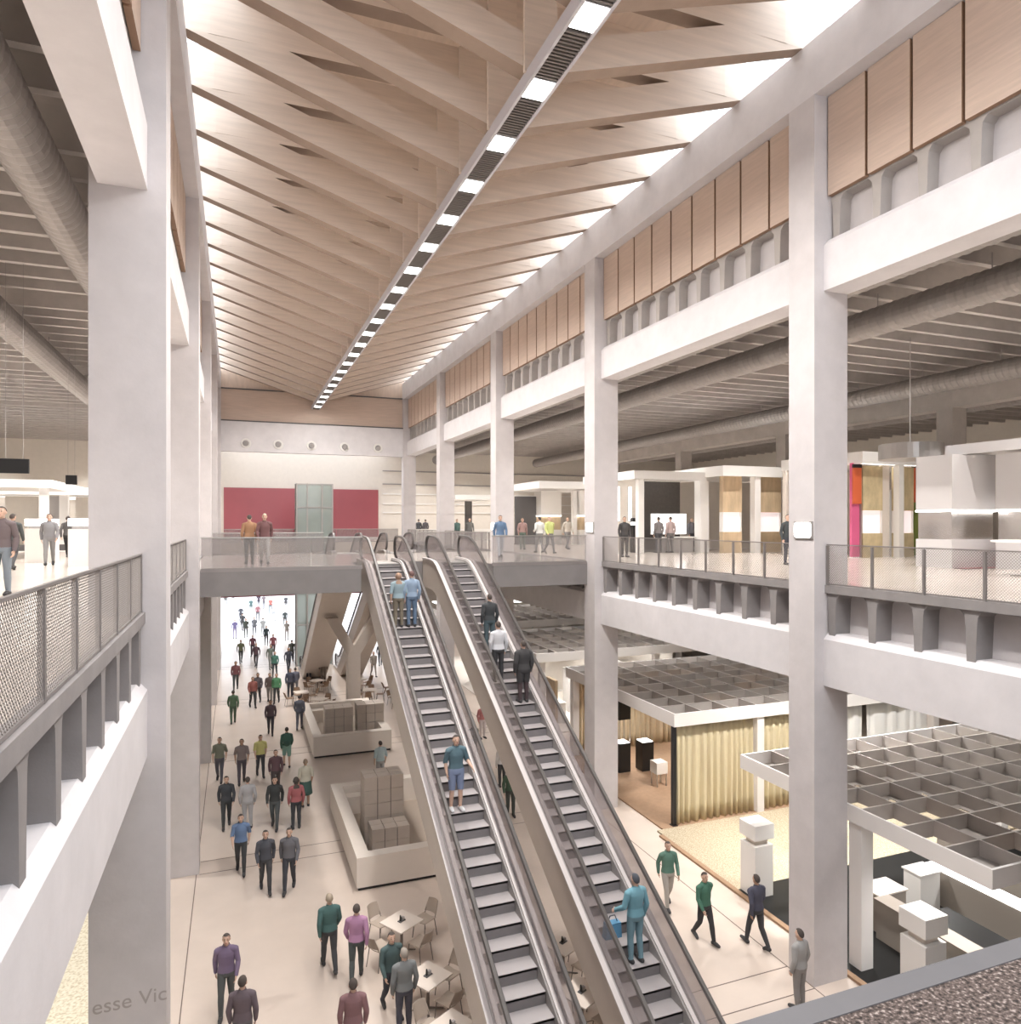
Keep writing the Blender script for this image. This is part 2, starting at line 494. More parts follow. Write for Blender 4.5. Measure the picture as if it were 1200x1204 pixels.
# ------------------------------------------------------------------ ducts
def duct(X, z, r, y0, y1, label):
    t = thing('ventilation_duct', label, 'duct', (X, y0, z), 'spiral ventilation ducts')
    n = 20; mb = MB(); st = .085; k = int((y1 - y0) / st); v = []
    for i in range(k + 1):
        yy = y0 + i * st; rr = r * (1.0 if i % 3 else .93)
        for a in range(n): v.append((X + rr * math.cos(2 * PI * a / n), yy, z + rr * math.sin(2 * PI * a / n)))
    fs = [(i * n + a, i * n + (a + 1) % n, (i + 1) * n + (a + 1) % n, (i + 1) * n + a) for i in range(k) for a in range(n)]
    fs += [tuple(range(n)), tuple(range(k * n, (k + 1) * n))]
    mb.add(v, fs); mb.build('pipe', DUCT, t)
    mb = MB(); yy = y0 + 1.5
    while yy < y1:
        mb.tube((X, yy, z + r * .9), (X, yy, 16.98 if z < 16.9 else 17.9), .015, n=6); yy += 3.28
    mb.build('hanger', GREY, t)
duct(14.0, 16.40, .36, -6, 63, 'spiral duct under the right gallery ceiling, just behind the concrete edge beam')
duct(16.9, 16.2, .40, -6, 63, 'spiral duct in the middle of the right gallery ceiling')
duct(26.7, 16.2, .40, -6, 63, 'spiral duct at the back of the right gallery ceiling, in front of the far columns')
duct(33.5, 16.3, .40, -6, 63, 'spiral duct behind the row of far columns on the right')
duct(-3.0, 16.2, .42, -2, 40, 'thick spiral duct at top left of the photo beside the near left beam')
duct(-6.1, 16.2, .42, -2, 55, 'second spiral duct under the left gallery ceiling, lower left of the thick one')
duct(-14.5, 16.2, .42, -2, 50, 'third spiral duct far back under the left gallery ceiling')
# ------------------------------------------------------------------ railings along the galleries
def mesh_railing(x, ya, yb, label, pitch=.065, wire=.0045, group='mesh railings of the galleries', step=1.28):
    z0, z1 = 9.10, 10.02
    t = thing('mesh_railing', label, 'railing', (x, (ya + yb) / 2, z0), group)
    mb = MB(); h = z1 - z0 - .04; n = int((yb - ya + h) / pitch)
    for sgn in (1, -1):
        for i in range(n + 1):
            s = ya - h + i * pitch            # a wire rises at 45 degrees from (s, z0)
            a, b = max(s, ya), min(s + h, yb)
            if b - a < .03: continue
            za, zb = z0 + .02 + (a - s), z0 + .02 + (b - s)
            if sgn < 0: a, b = ya + yb - a, ya + yb - b
            w = wire * .7; dz = w if sgn > 0 else w
            xo = x + .004 * sgn
            s2 = 1 if sgn > 0 else -1
            v = []
            for (yy, zz) in ((a, za), (b, zb)):
                v += [(xo - .002, yy - w * s2, zz + w), (xo + .002, yy - w * s2, zz + w), (xo + .002, yy + w * s2, zz - w), (xo - .002, yy + w * s2, zz - w)]
            mb.add(v, [(0, 1, 5, 4), (1, 2, 6, 5), (2, 3, 7, 6), (3, 0, 4, 7)])
    mb.build('mesh_infill', WIRE, t)
    MB().box(x - .018, x + .018, ya, yb, z1 - .025, z1).build('top_rail', RAILM, t)
    MB().box(x - .015, x + .015, ya, yb, z0, z0 + .03).build('bottom_rail', RAILM, t)
    k = max(1, round((yb - ya) / step))
    for i in range(k + 1):
        yy = ya + .02 + (yb - ya - .04) * i / k
        MB().box(x - .035, x + .02, yy - .022, yy + .022, z0 - .06, z1 - .035).build('post', RAILM, t)
    return t

for side in (0, 1):
    x = XR + .36 if side else XL - .36
    for i in range(1, len(ROWS)):
        ya, yb = ROWS[i - 1] + CD + .01, ROWS[i] - .01
        if i == 1: continue
        if ya > 23 and ya < 33.5 : continue        # the bridge opens here
        near = i == 2
        mesh_railing(x, ya, yb, '%s mesh railing of the %s gallery counted from the camera' % (ordn[i - 2], 'right' if side else 'left'),
                     pitch=.055 if near else .075, wire=.0025 if near else .0028)

# ------------------------------------------------------------------ bridge
BY0, BY1 = 23.9, 35.3
struct('floor_bridge', MB().box(XL - .36, 3.85, BY0, BY1, 8.22, 9.03).box(8.50, XR + .36, BY0, BY1, 8.22, 9.03).box(3.85, 8.50, 26.9, 34.2, 8.22, 9.03), BRIDG)
struct('floor_bridge_paving', MB().box(XL - .40, 3.85, BY0 + .06, BY1 - .06, 9.03, MEZ).box(8.50, XR + .40, BY0 + .06, BY1 - .06, 9.03, MEZ).box(3.85, 8.50, 26.9, 34.2, 9.03, MEZ), mat('bridge_paving', (.42, .385, .36), .14, var=.04, spec=.5))
def glass_railing(xa, xb, y, label):
    t = thing('glass_railing', label, 'railing', ((xa + xb) / 2, y, MEZ), 'glass railings of the bridge')
    k = max(1, round((xb - xa) / 1.6)); w = (xb - xa) / k
    for i in range(k):
        MB().box(xa + w * i + .015, xa + w * (i + 1) - .015, y - .008, y + .008, 9.07, 10.02).build('glass_pane', GLASSR, t)
    MB().box(xa, xb, y - .02, y + .02, 10.02, 10.06).build('handrail', STEEL, t)
    MB().box(xa, xb, y - .035, y + .035, 8.98, 9.10).build('base_channel', RAILM, t)
glass_railing(XL + .02, 3.9, BY0 + .03, 'glass railing at the near edge of the bridge, left of the escalators')
glass_railing(8.45, XR - .02, BY0 + .03, 'glass railing at the near edge of the bridge, right of the escalators')
glass_railing(XL + .02, 3.9, BY1 - .03, 'glass railing at the far edge of the bridge, left part')
glass_railing(8.45, XR - .02, BY1 - .03, 'glass railing at the far edge of the bridge, right part')
glass_railing(XL + .2, XR - .2, 56.3, 'glass railing along the far gallery in front of the red wall')

# ------------------------------------------------------------------ escalators
T30 = math.tan(PI / 6)
YT = 25.05; YB = YT - MEZ / T30
def zn(y):                                   # nosing line, softened at both ends
    def soft(a, b, k=.35): return (a + b - math.sqrt((a - b) ** 2 + k * k * .3)) / 2
    z = (y - YB) * T30
    z = soft(z, MEZ)
    return -soft(-z, 0.0)
def escalator(xc, label, mirror=None):
    t = thing('escalator', label, 'escalator', (xc, (YT + YB) / 2 if mirror is None else mirror - (YT + YB) / 2, 0), 'escalators to the bridge')
    my = (lambda y: y) if mirror is None else (lambda y: mirror - y)
    ya, yb = YB - 2.0, YT + 1.75
    N = 64; ys = [ya + (yb - ya) * i / N for i in range(N + 1)]
    def prof(y0, y1, dz, n=56): return [(y0 + (y1 - y0) * i / n, zn(y0 + (y1 - y0) * i / n) + dz) for i in range(n + 1)]
    def M(pts): return [(my(p[0]), p[1]) for p in pts]
    # cladding of the truss: two sides and the underside
    dn = [(p[0], max(p[1] - .95, -.05)) for p in prof(ya, yb, 0)]
    up = prof(ya, yb, .10)
    for sx in (-1, 1):
        a = xc + sx * .70; b = xc + sx * .76
        MB().strip(M(dn), M(up), 'x', a, b).build('side_cladding', CHAMP, t)
    und = [(p[0], p[1] + .04) for p in dn]
    MB().strip(M(dn), M(und), 'x', xc - .70, xc + .70).build('underside_cladding', CHAMP, t)
    for sx in (-1, 1):
        # deckings: outer cap and inner skirt
        a, b = sorted((xc + sx * .675, xc + sx * .785))
        MB().strip(M(prof(ya, yb, .10)), M(prof(ya, yb, .150)), 'x', a, b).build('outer_decking', DECKM, t)
        a, b = sorted((xc + sx * .535, xc + sx * .615))
        MB().strip(M(prof(ya, yb, .02)), M(prof(ya, yb, .155)), 'x', a, b).build('inner_decking', DECKM, t)
        a, b = sorted((xc + sx * .615, xc + sx * .70))
        MB().strip(M(prof(ya, yb, .02)), M(prof(ya, yb, .13)), 'x', a, b).build('glass_channel', GREY, t)
        a, b = sorted((xc + sx * .505, xc + sx * .54))
        MB().strip(M(prof(ya, yb, -.25)), M(prof(ya, yb, .10)), 'x', a, b).build('skirt', GREY, t)
        # balustrade glass
        a, b = sorted((xc + sx * .63, xc + sx * .645))
        MB().strip(M(prof(ya + .35, yb - .35, .15)), M(prof(ya + .35, yb - .35, .93)), 'x', a, b).build('balustrade_glass', GLASS, t); bal = t.children[-1]
        # handrail with rounded ends
        pts = []
        r = .39
        cb = (ya + .42, zn(ya + .42) + .97 - r); ct = (yb - .42, zn(yb - .42) + .97 - r)
        for q in range(11):
            an = -PI / 2 - PI * q / 10
            pts.append((cb[0] + r * math.cos(an) * .9, cb[1] + r * math.sin(an)))
        pts += prof(ya + .55, yb - .55, .97, 60)
        for q in range(11):
            an = PI / 2 - PI * q / 10
            pts.append((ct[0] + r * math.cos(an) * .9, ct[1] + r * math.sin(an)))
        P3 = [Vector((xc + sx * .637, my(p[0]), p[1])) for p in pts]
        MB().path(P3, [(-.045, -.025), (.045, -.025), (.05, .01), (.03, .035), (-.03, .035), (-.05, .01)]).build('handrail', RUB, bal)
    # landings with comb plates
    for (y0, y1, z) in ((ya, YB - .25, .0), (YT + .3, yb + .4, MEZ)):
        MB().box(xc - .50, xc + .50, min(my(y0), my(y1)), max(my(y0), my(y1)), z - .04, z + .012).build('landing_plate', STEEL, t)
    # steps
    run = .40; y = YB - .25; st = []
    while y < YT + .3:
        z = zn(y + run * .0)
        st.append((y, z)); y += run
    # one step mesh, repeated
    sm = None
    for i, (y, z) in enumerate(st):
        zb = z
        z = zn(y)                             # tread level carried from nosing y to y+run
        prev = zn(y - run)
        if sm is None or True:
            mb = MB()
            y0, y1 = my(y), my(y + run)
            lo, hi = min(y0, y1), max(y0, y1)
            mb.box(xc - .50, xc + .50, lo, hi, z - .05, z)
            ry = sorted((my(y), my(y + .02)))
            mb.box(xc - .50, xc + .50, ry[0], ry[1], min(prev, z) - .01, z - .012, 1)
            ye = sorted((my(y + .0), my(y + .012)))
            mb.build('step', [STEP, RISER], t)
    return t
XA, XB = 4.92, 7.41
escalator(XA, 'left of the two escalators coming down from the bridge towards the camera')
escalator(XB, 'right of the two escalators coming down from the bridge towards the camera')
MIRR_Y = BY0 + BY1 + 1.9
escalator(XA, 'left escalator behind the bridge, going down to the far end of the hall', MIRR_Y)
escalator(XB, 'right escalator behind the bridge, going down to the far end of the hall', MIRR_Y)

# slanted concrete prop under the far escalators
t = thing('forked_support', 'forked grey concrete support holding up the escalators behind the bridge', 'support', (6.1, 40.6, 0))
MB().prism([(5.75, 0), (6.45, 0), (6.45, 3.15), (6.1, 3.75), (5.75, 3.15)], 'y', 40.25, 40.95).build('trunk', CHAMP, t)
for sx, xe in ((-1, XA), (1, XB)):
    MB().prism([(6.1 - .30, 3.1), (6.1 + .30, 3.1), (xe + .35, 5.25), (xe - .35, 5.25)], 'y', 40.3, 40.9).build('branch', CHAMP, t)

# ------------------------------------------------------------------ glass lift
t = thing('glass_lift', 'greenish glass lift shaft with steel frame in front of the red wall', 'lift', (5.35, 55, 0))
x0, x1, y0, y1 = 4.1, 6.65, 54.4, 55.45
for x in (x0, x0 + .75, x1 - .75, x1):
    for y in (y0, y1): MB().box(x - .05, x + .05, y - .05, y + .05, 0, 13.4).build('frame_post', GREY, t)
for z in (3.0, 6.0, 9.0, 11.6, 13.3):
    MB().box(x0, x1, y0 - .04, y0 + .04, z, z + .09).box(x0, x1, y1 - .04, y1 + .04, z, z + .09).box(x0 - .04, x0 + .04, y0, y1, z, z + .09).box(x1 - .04, x1 + .04, y0, y1, z, z + .09).build('frame_ring', GREY, t)
for (a, b, c, d) in ((x0, x1, y0 - .01, y0 + .01), (x0, x1, y1 - .01, y1 + .01), (x0 - .01, x0 + .01, y0, y1), (x1 - .01, x1 + .01, y0, y1)):
    MB().box(a, b, c, d, .05, 13.3).build('glass_wall', GLASSL, t)
MB().box(x0 + .3, x1 - .3, y0 + .3, y1 - .1, 9.1, 11.3).build('cabin', mat('lift_cabin', (.42, .44, .42), .5), t)
MB().box(x0 + .6, x1 - .6, y0 + .24, y0 + .28, 10.6, 10.75).build('cabin_rail', DGREY, t)

# ------------------------------------------------------------------ foreground gallery edge where the camera stands
struct('floor_foreground', MB().box(.25, 12.2, -6, 1.62, 8.7, MEZ), GRAN)
struct('trim_99', MB().box(.25, 12.2, 1.62, 1.70, 8.6, MEZ + .004), KERB)
# ------------------------------------------------------------------ counters with cube displays in the hall
def kiosk(x0, x1, y0, y1, label):
    t = thing('counter_island', label, 'counter', ((x0 + x1) / 2, (y0 + y1) / 2, 0), 'white counter islands')
    h, w = .95, .38
    for (a, b, c, d, n) in ((x0, x1, y0, y0 + w, 'front_wall'), (x0, x1, y1 - w, y1, 'rear_wall'), (x0, x0 + w, y0 + w, y1 - w, 'side_wall'), (x1 - w, x1, y0 + w, y1 - w, 'side_wall')):
        MB().box(a, b, c, d, .09, h).build(n, WARMW, t)
    MB().box(x0 + .05, x1 - .05, y0 + .05, y1 - .05, 0, .09).build('plinth', BLACK, t)
    MB().box(x0 + w, x1 - w, y0 + w, y1 - w, .09, .11).build('inner_floor', CHRB, t)
    MB().box(x0 + w + .1, x0 + w + 2.0, y1 - w - .55, y1 - w - .1, .11, .72).build('shelf_unit', WARMW, t)
    return t
CUBE = mat('cube_board', (.56, .49, .43), .6, var=.03)
def cube_tower(x, y, nx, ny, nz, label, c=.40):
    t = thing('cube_display', label, 'display stack', (x + nx * c / 2, y + ny * c / 2, .11), 'display cubes on the counter islands')
    for i in range(nx):
        for j in range(ny):
            for k in range(nz):
                if 0 < i < nx - 1 and 0 < j < ny - 1 and k < nz - 1: continue
                g = .010
                MB().box(x + i * c + g, x + (i + 1) * c - g, y + j * c + g, y + (j + 1) * c - g, .11 + k * c + (g if k else 0), .11 + (k + 1) * c - .003).build('cube', CUBE, t)
    MB().box(x + .04, x + nx * c - .04, y + .04, y + ny * c - .04, .115, .11 + nz * c - .05).build('core', DGREY, t)
    return t
kiosk(3.2, 6.7, 20.6, 26.8, 'white counter island beside the foot of the left escalator, nearest the camera')
cube_tower(3.95, 22.4, 3, 2, 2, 'low stack of beige display cubes at the front of the near counter island')
cube_tower(3.85, 23.25, 3, 2, 5, 'tall stack of beige display cubes inside the near counter island', .43)
kiosk(3.2, 6.7, 32.9, 39.4, 'white counter island farther back, under the bridge')
cube_tower(3.85, 34.2, 3, 2, 4, 'left stack of beige display cubes in the far counter island', .43)
cube_tower(5.35, 34.4, 3, 2, 4, 'right stack of beige display cubes in the far counter island', .43)

# ------------------------------------------------------------------ cafe tables and chairs
def make_table(label, loc):
    t = thing('cafe_table', label, 'table', (0, 0, 0), 'cafe tables')
    MB().box(-.38, .38, -.38, .38, .715, .745).build('table_top', TABW, t)
    MB().tube((0, 0, .03), (0, 0, .715), .035, n=10).build('pedestal', CHRL, t)
    mb = MB()
    for a in range(4):
        an = PI / 4 + a * PI / 2
        mb.tube((0, 0, .05), (.34 * math.cos(an), .34 * math.sin(an), .02), .025, .015, 8)
    mb.build('foot', CHRL, t)
    t.location = loc; return t
def make_chair(label, loc, rz, m, grp):
    t = thing('cafe_chair', label, 'chair', (0, 0, 0), grp)
    mb = MB(); n = 8
    lo = [(-.21 + .42 * i / n, .445 + .012 * math.cos(i / n * 2 * PI)) for i in range(n + 1)]
    mb.strip(lo, [(p[0], p[1] + .018) for p in lo], 'y', -.21, .20)
    mb.build('seat', m, t)
    mb = MB()
    v = []
    for s_ in (0, 1):
        for r in range(5):
            z = .52 + .075 * r + (.09 if 0 else 0)
            for i in range(7):
                x = -.2 + .4 * i / 6
                v.append((x * (1 - .05 * r), .20 + .03 * r - .05 * (1 - (x / .2) ** 2) * -1 + s_ * .014, z))
    fs = []
    for s_ in (0, 1):
        for r in range(4):
            for i in range(6):
                a = s_ * 35 + r * 7 + i; fs.append((a, a + 1, a + 8, a + 7))
    for i in range(6): fs += [(i, i + 1, 36 + i, 35 + i), (28 + i, 29 + i, 64 + i, 63 + i)]
    for r in range(4): fs += [(r * 7, r * 7 + 7, 42 + r * 7, 35 + r * 7), (r * 7 + 6, r * 7 + 13, 48 + r * 7, 41 + r * 7)]
    mb.add(v, fs); mb.build('backrest', m, t)
    for sx in (-1, 1):
        MB().tube((sx * .18, -.17, .445), (sx * .21, -.22, 0), .012, .010, 7).build('leg', CHRL, t)
        MB().tube((sx * .18, .17, .445), (sx * .21, .24, 0), .012, .010, 7).tube((sx * .18, .18, .44), (sx * .17, .25, .60), .011, .010, 7).build('leg', CHRL, t)
    t.location = loc; t.rotation_euler = (0, 0, rz); return t
def make_caddy(label, loc):
    t = thing('table_caddy', label, 'condiment holder', (0, 0, 0), 'condiment holders on the cafe tables')
    MB().box(-.09, .09, -.05, .05, 0, .02).build('tray', DGREY, t)
    MB().tube((-.04, 0, .02), (-.04, 0, .15), .025, .018, 8).build('bottle', BLACK, t)
    MB().box(.0, .07, -.03, .03, .02, .09).build('napkin_box', GREY, t)
    t.location = loc; return t
tab0 = chr0 = cad0 = chb0 = None
def place_table(p, rz, label, where, chairs, caddy=True, brown=False):
    global tab0, chr0, cad0, chb0
    if tab0 is None: tab0 = make_table(label, (p.x, p.y, 0)); tab0.rotation_euler = (0, 0, rz)
    else: dup(tab0, (p.x, p.y, 0), rz, label)
    for i, (an, pull) in enumerate(chairs):
        a = rz + an
        loc = (p.x + math.sin(a) * -pull, p.y + math.cos(a) * pull, 0)
        nmc = ('brown' if brown else 'beige')
        lab = '%s cafe chair on the %s side of %s' % (nmc, {0: 'far', 1: 'left', 2: 'near', 3: 'right'}[round((an % (2 * PI)) / (PI / 2)) % 4], where)
        rot = a
        if brown:
            if chb0 is None: chb0 = make_chair(lab, loc, rot, BRWNC, 'brown cafe chairs')
            else: dup(chb0, loc, rot, lab)
        else:
            if chr0 is None: chr0 = make_chair(lab, loc, rot, CHRB, 'beige cafe chairs')
            else: dup(chr0, loc, rot, lab)
    if caddy:
        lab = 'small dark condiment holder standing on %s' % where
        if cad0 is None: cad0 = make_caddy(lab, (p.x, p.y, .745)); cad0.rotation_euler = (0, 0, rz)
        else: dup(cad0, (p.x, p.y, .745), rz, lab)
H2 = PI / 2
def tb(px, py): return at(px, py, .74)
four = [(0, .62), (H2, .66), (PI, .60), (3 * H2, .66)]
place_table(tb(472, 1083), .55, 'square beige cafe table nearest the counter island, left of the escalators', 'the cafe table nearest the counter island', [(0, .75), (H2, .70), (PI, .62), (3 * H2, .8)])
place_table(tb(503, 1147), .55, 'square beige cafe table second from the counter island, left of the escalators', 'the second cafe table left of the escalators', [four[0], four[2], four[3]])
place_table(tb(531, 1207), .5, 'square beige cafe table cut by the bottom edge of the photo', 'the cafe table at the bottom edge', four)
place_table(tb(662, 1108), .45, 'square beige cafe table between the two escalators, upper one', 'the upper cafe table between the escalators', four)
place_table(tb(684, 1166), .45, 'square beige cafe table between the two escalators, lower one', 'the lower cafe table between the escalators', four)
fl = ['first', 'second', 'third', 'fourth', 'fifth', 'sixth', 'seventh', 'eighth']
for i, (X, Y) in enumerate(((3.5, 43.0), (4.7, 45.8), (4.3, 40.9), (7.3, 42.2), (9.2, 43.6), (7.2, 45.2), (8.9, 40.6))):
    place_table(Vector((X, Y, 0)), .2 + i * .37, 'small table in the far cafe behind the second counter island, %s of seven' % fl[i], 'the %s table of the far cafe' % fl[i], four, False, True)

# ------------------------------------------------------------------ exhibition stands on the hall floor, right
def canopy(x0, x1, y0, y1, zb, zt, nx, ny, label, posts, wfront=True, plates=.5, seed=1):
    rnd = random.Random(seed)
    t = thing('grid_canopy', label, 'canopy', ((x0 + x1) / 2, (y0 + y1) / 2, zb), 'grid canopies over the stands')
    MB().box(x0, x1, y0, y0 + .06, zb, zt).box(x0, x1, y1 - .06, y1, zb, zt).box(x0, x0 + .06, y0 + .06, y1 - .06, zb, zt).box(x1 - .06, x1, y0 + .06, y1 - .06, zb, zt).build('fascia', LATW, t)
    mb = MB(); dx = (x1 - x0) / nx; dy = (y1 - y0) / ny
    for i in range(1, nx): mb.box(x0 + i * dx - .022, x0 + i * dx + .022, y0 + .06, y1 - .06, zb + .02, zt - .01)
    for j_ in range(1, ny): mb.box(x0 + .06, x1 - .06, y0 + j_ * dy - .022, y0 + j_ * dy + .022, zb + .02, zt - .012)
    mb.build('lattice', LATT, t)
    pl = MB()
    for i in range(nx):
        for j_ in range(ny):
            a, b = x0 + i * dx + .03, x0 + (i + 1) * dx - .03
            c, d = y0 + j_ * dy + .03, y0 + (j_ + 1) * dy - .03
            r = rnd.random()
            if r < plates:                       # tray with a slot left open
                f = .30 + .2 * rnd.random(); e = c + (d - c) * f
                pl.box(a, b, c, e, zb + .03, zb + .05).box(a, a + (b - a) * .22, e, d, zb + .03, zb + .05).box(b - (b - a) * .15, b, e, d, zb + .03, zb + .05).box(a + (b - a) * .22, b - (b - a) * .15, d - (d - c) * .18, d, zb + .03, zb + .05)
            elif r < plates + .28:
                pl.box(a, b, c, d, zb + .03, zb + .05)
    pl.build('tray', LATT, t)
    for (px_, py_, w) in posts:
        MB().box(px_, px_ + w, py_, py_ + w, .06, zb + .02).build('post', LATW, t)
    return t
canopy(13.5, 24.3, 9.5, 16.85, 3.47, 3.86, 10, 7, 'grey grid canopy of the black-floored stand, nearest the camera at lower right',
       [(13.58, 12.65, .36), (23.6, 16.3, .3), (23.6, 9.8, .3)], plates=.42, seed=5)
canopy(14.0, 27.0, 20.9, 29.6, 3.50, 3.95, 11, 8, 'grid canopy above the gold curtain on the right',
       [(17.55, 20.95, .30), (26.4, 21, .3), (14.1, 29.0, .3), (26.4, 29.0, .3)], plates=.6, seed=8)
canopy(14.0, 28.0, 33.0, 41.0, 3.50, 3.95, 12, 7, 'grid canopy of the third stand, behind the one with the gold curtain',
       [(14.3, 33.2, .3), (21, 33.2, .3), (27.4, 33.2, .3), (14.3, 40.4, .3)], plates=.55, seed=3)
canopy(14.0, 28.0, 44.5, 53.5, 3.50, 3.95, 12, 8, 'grid canopy farthest away, under the right gallery',
       [(14.3, 44.7, .3), (21, 44.7, .3), (27.4, 44.7, .3), (14.3, 53, .3)], plates=.55, seed=4)
canopy(30, 42, 20.9, 29.6, 3.50, 3.95, 10, 8, 'grid canopy at the back right, behind the gold curtain stand',
       [(30.2, 21.1, .3), (41.5, 21.1, .3), (30.2, 29, .3)], plates=.6, seed=9)

# stand floors
struct('floor_stand_black', MB().box(13.35, 24.6, 8.6, 16.75, 0, .06), [BLKFL])
struct('trim_100', MB().box(13.20, 13.35, 8.6, 20.6, 0, .062), BROWN)
struct('floor_stand_beige', MB().box(13.35, 26.5, 16.75, 20.95, 0, .06), [CARP])
struct('floor_stand_brown', MB().box(13.6, 26.5, 20.95, 30, 0, .05), [BROWN])
struct('floor_stand_pale', MB().box(13.6, 28, 32.6, 54, 0, .04), [mat('pale_stand_floor', (.72, .66, .60), .4)])

# gold curtains
def curtain(p0, p1, z0, z1, m, label, fold=.27, amp=.075, grp=None):
    p0, p1 = Vector(p0), Vector(p1); L_ = (p1 - p0).length; d = (p1 - p0).normalized(); n_ = Vector((d.y, -d.x, 0))
    t = thing('curtain', label, 'curtain', ((p0 + p1) / 2).to_tuple()[:2] + (z0,), grp)
    k = int(L_ / .018); rows = 6; rnd = random.Random(int(L_ * 100)); ph = [rnd.uniform(-.9, .9) for _ in range(60)]
    v = []; fs = []
    for r in range(rows + 1):
        f = r / rows; z = z1 + (z0 - z1) * f
        am = amp * (.35 + .75 * f)
        for i in range(k + 1):
            s = L_ * i / k
            q = s / fold * 2 * PI + 1.6 * math.sin(s * 2.3 + ph[0]) + .9 * math.sin(s * 5.1 + ph[1]) + f * .6 * math.sin(s * 3.7 + ph[2])
            o = am * (math.sin(q) + .3 * math.sin(2 * q + 1))
            p = p0 + d * s + n_ * o
            v.append((p.x, p.y, z))
    for r in range(rows):
        for i in range(k):
            a = r * (k + 1) + i; fs.append((a, a + 1, a + k + 2, a + k + 1))
    mb = MB().add(v, fs); o = mb.build('drape', m, t, smooth=True)
    so = o.modifiers.new('thickness', 'SOLIDIFY'); so.thickness = .012
    a, b = p0 + n_ * .02, p1 + n_ * .02
    MB().tube((p0.x, p0.y, z1 + .01), (p1.x, p1.y, z1 + .01), .02, n=8).build('curtain_rail', STEEL, t)
    return t
curtain((14.25, 21.15, 0), (17.5, 21.15, 0), .06, 3.46, CURT, 'gold pleated curtain left of the white post, facing the hall', grp='gold stand curtains')
curtain((17.9, 21.15, 0), (20.7, 21.15, 0), .06, 3.46, CURT, 'gold pleated curtain right of the white post, partly behind the column', grp='gold stand curtains')
curtain((14.4, 29.3, 0), (26.0, 29.3, 0), .05, 3.46, CURTB, 'beige curtain at the back of the brown-carpeted stand')
t = thing('stand_post', 'thin black post at the left end of the gold curtain', 'post', (14.12, 21.1, .05)); MB().box(14.06, 14.18, 21.05, 21.2, .05, 3.48).build('shaft', BLACK, t); MB().box(14.02, 14.22, 21.0, 21.24, .05, .07).build('base', BLACK, t)

# black display columns with a lit gap, inside the curtained stand
def display_col(x, y, w, label, hang=True):
    t = thing('display_column', label, 'display case', (x, y, .05), 'black display columns')
    MB().box(x - w / 2, x + w / 2, y - w / 2, y + w / 2, .05, 1.25).build('plinth', BLACK, t)
    MB().box(x - w / 2 + .03, x + w / 2 - .03, y - w / 2 + .03, y + w / 2 - .03, 1.25, 1.28).build('lit_top', GLOWL, t)
    if hang:
        for sx in (-1, 1):
            for sy in (-1, 1): MB().box(x + sx * (w / 2 - .02) - .012, x + sx * (w / 2 - .02) + .012, y + sy * (w / 2 - .02) - .012, y + sy * (w / 2 - .02) + .012, 1.25, 2.25).build('corner_rod', STEEL, t)
        MB().box(x - w / 2, x + w / 2, y - w / 2, y + w / 2, 2.25, 3.45).build('upper_box', BLACK, t)
    return t
display_col(15.2, 26.6, .55, 'black display column with a lit gap, left inside the curtained stand')
display_col(16.2, 26.4, .55, 'short black display plinth with a lit top, right inside the curtained stand', False)
t = thing('display_table', 'small white display cube on legs in the curtained stand', 'display table', (15.75, 24.6, .05))
MB().box(15.5, 16.0, 24.35, 24.85, .55, 1.0).build('cube', WHITE, t)
for a in (15.54, 15.96):
    for b in (24.39, 24.81): MB().box(a - .02, a + .02, b - .02, b + .02, .05, .55).build('leg', STEEL, t)

# white totems
def totem(x, y, label):
    t = thing('totem', label, 'totem', (x, y, .06), 'white totems at the stand edges')
    MB().box(x - .31, x + .31, y - .31, y + .31, .06, 1.48).build('plinth', WHITE, t)
    MB().box(x - .20, x + .20, y - .20, y + .20, 1.48, 1.66).build('neck', WARMW, t)
    MB().box(x - .33, x + .33, y - .33, y + .33, 1.66, 2.07).build('top_cube', WHITE, t)
totem(13.75, 16.45, 'white totem at the edge of the beige carpet, left of the big column')
totem(13.95, 11.35, 'white totem on the black floor, right of the big column')

# counters of the black-floored stand
GRC = mat('counter_greige', (.34, .30, .26), .5)
def lowcounter(bx, label, m=GRC, top=WARMW, h=1.05):
    x0, x1, y0, y1 = bx
    t = thing('stand_counter', label, 'counter', ((x0 + x1) / 2, (y0 + y1) / 2, .06), 'counters of the black-floored stand')
    MB().box(x0 + .04, x1 - .04, y0 + .04, y1 - .04, .06, h - .04).build('body', m, t)
    MB().box(x0, x1, y0, y1, h - .04, h).build('worktop', top, t)
    return t
lowcounter((15.0, 15.5, 10.6, 13.6), 'long greige counter on the black floor, just behind the white totem', top=GRC)
lowcounter((15.5, 17.3, 10.6, 11.1), 'greige counter at the near end of the black-floored stand', top=GRC)
lowcounter((15.2, 16.2, 13.6, 14.3), 'short greige counter at the far end of the black-floored stand', top=WARMW)
lowcounter((17.9, 18.4, 9.9, 14.5), 'greige counter with a long glowing white top under the canopy edge', top=GLOWL, h=1.05)
lowcounter((16.2, 17.2, 11.5, 13.3), 'low black display table between the greige counters', m=BLACK, top=BLACK, h=.55)
lowcounter((17.0, 17.8, 13.9, 14.5), 'pale box counter at the corner of the white-topped counter', m=WHITE, top=WHITE, h=1.1)
t = thing('light_ledge', 'long glowing white ledge along the back of the black-floored stand', 'light ledge', (20.4, 12.5, .06))
MB().box(20.0, 20.6, 9.4, 15.8, .06, 1.0).build('body', GRC, t); MB().box(20.0, 20.6, 9.4, 15.8, 1.0, 1.03).build('lit_top', GLOWL, t)
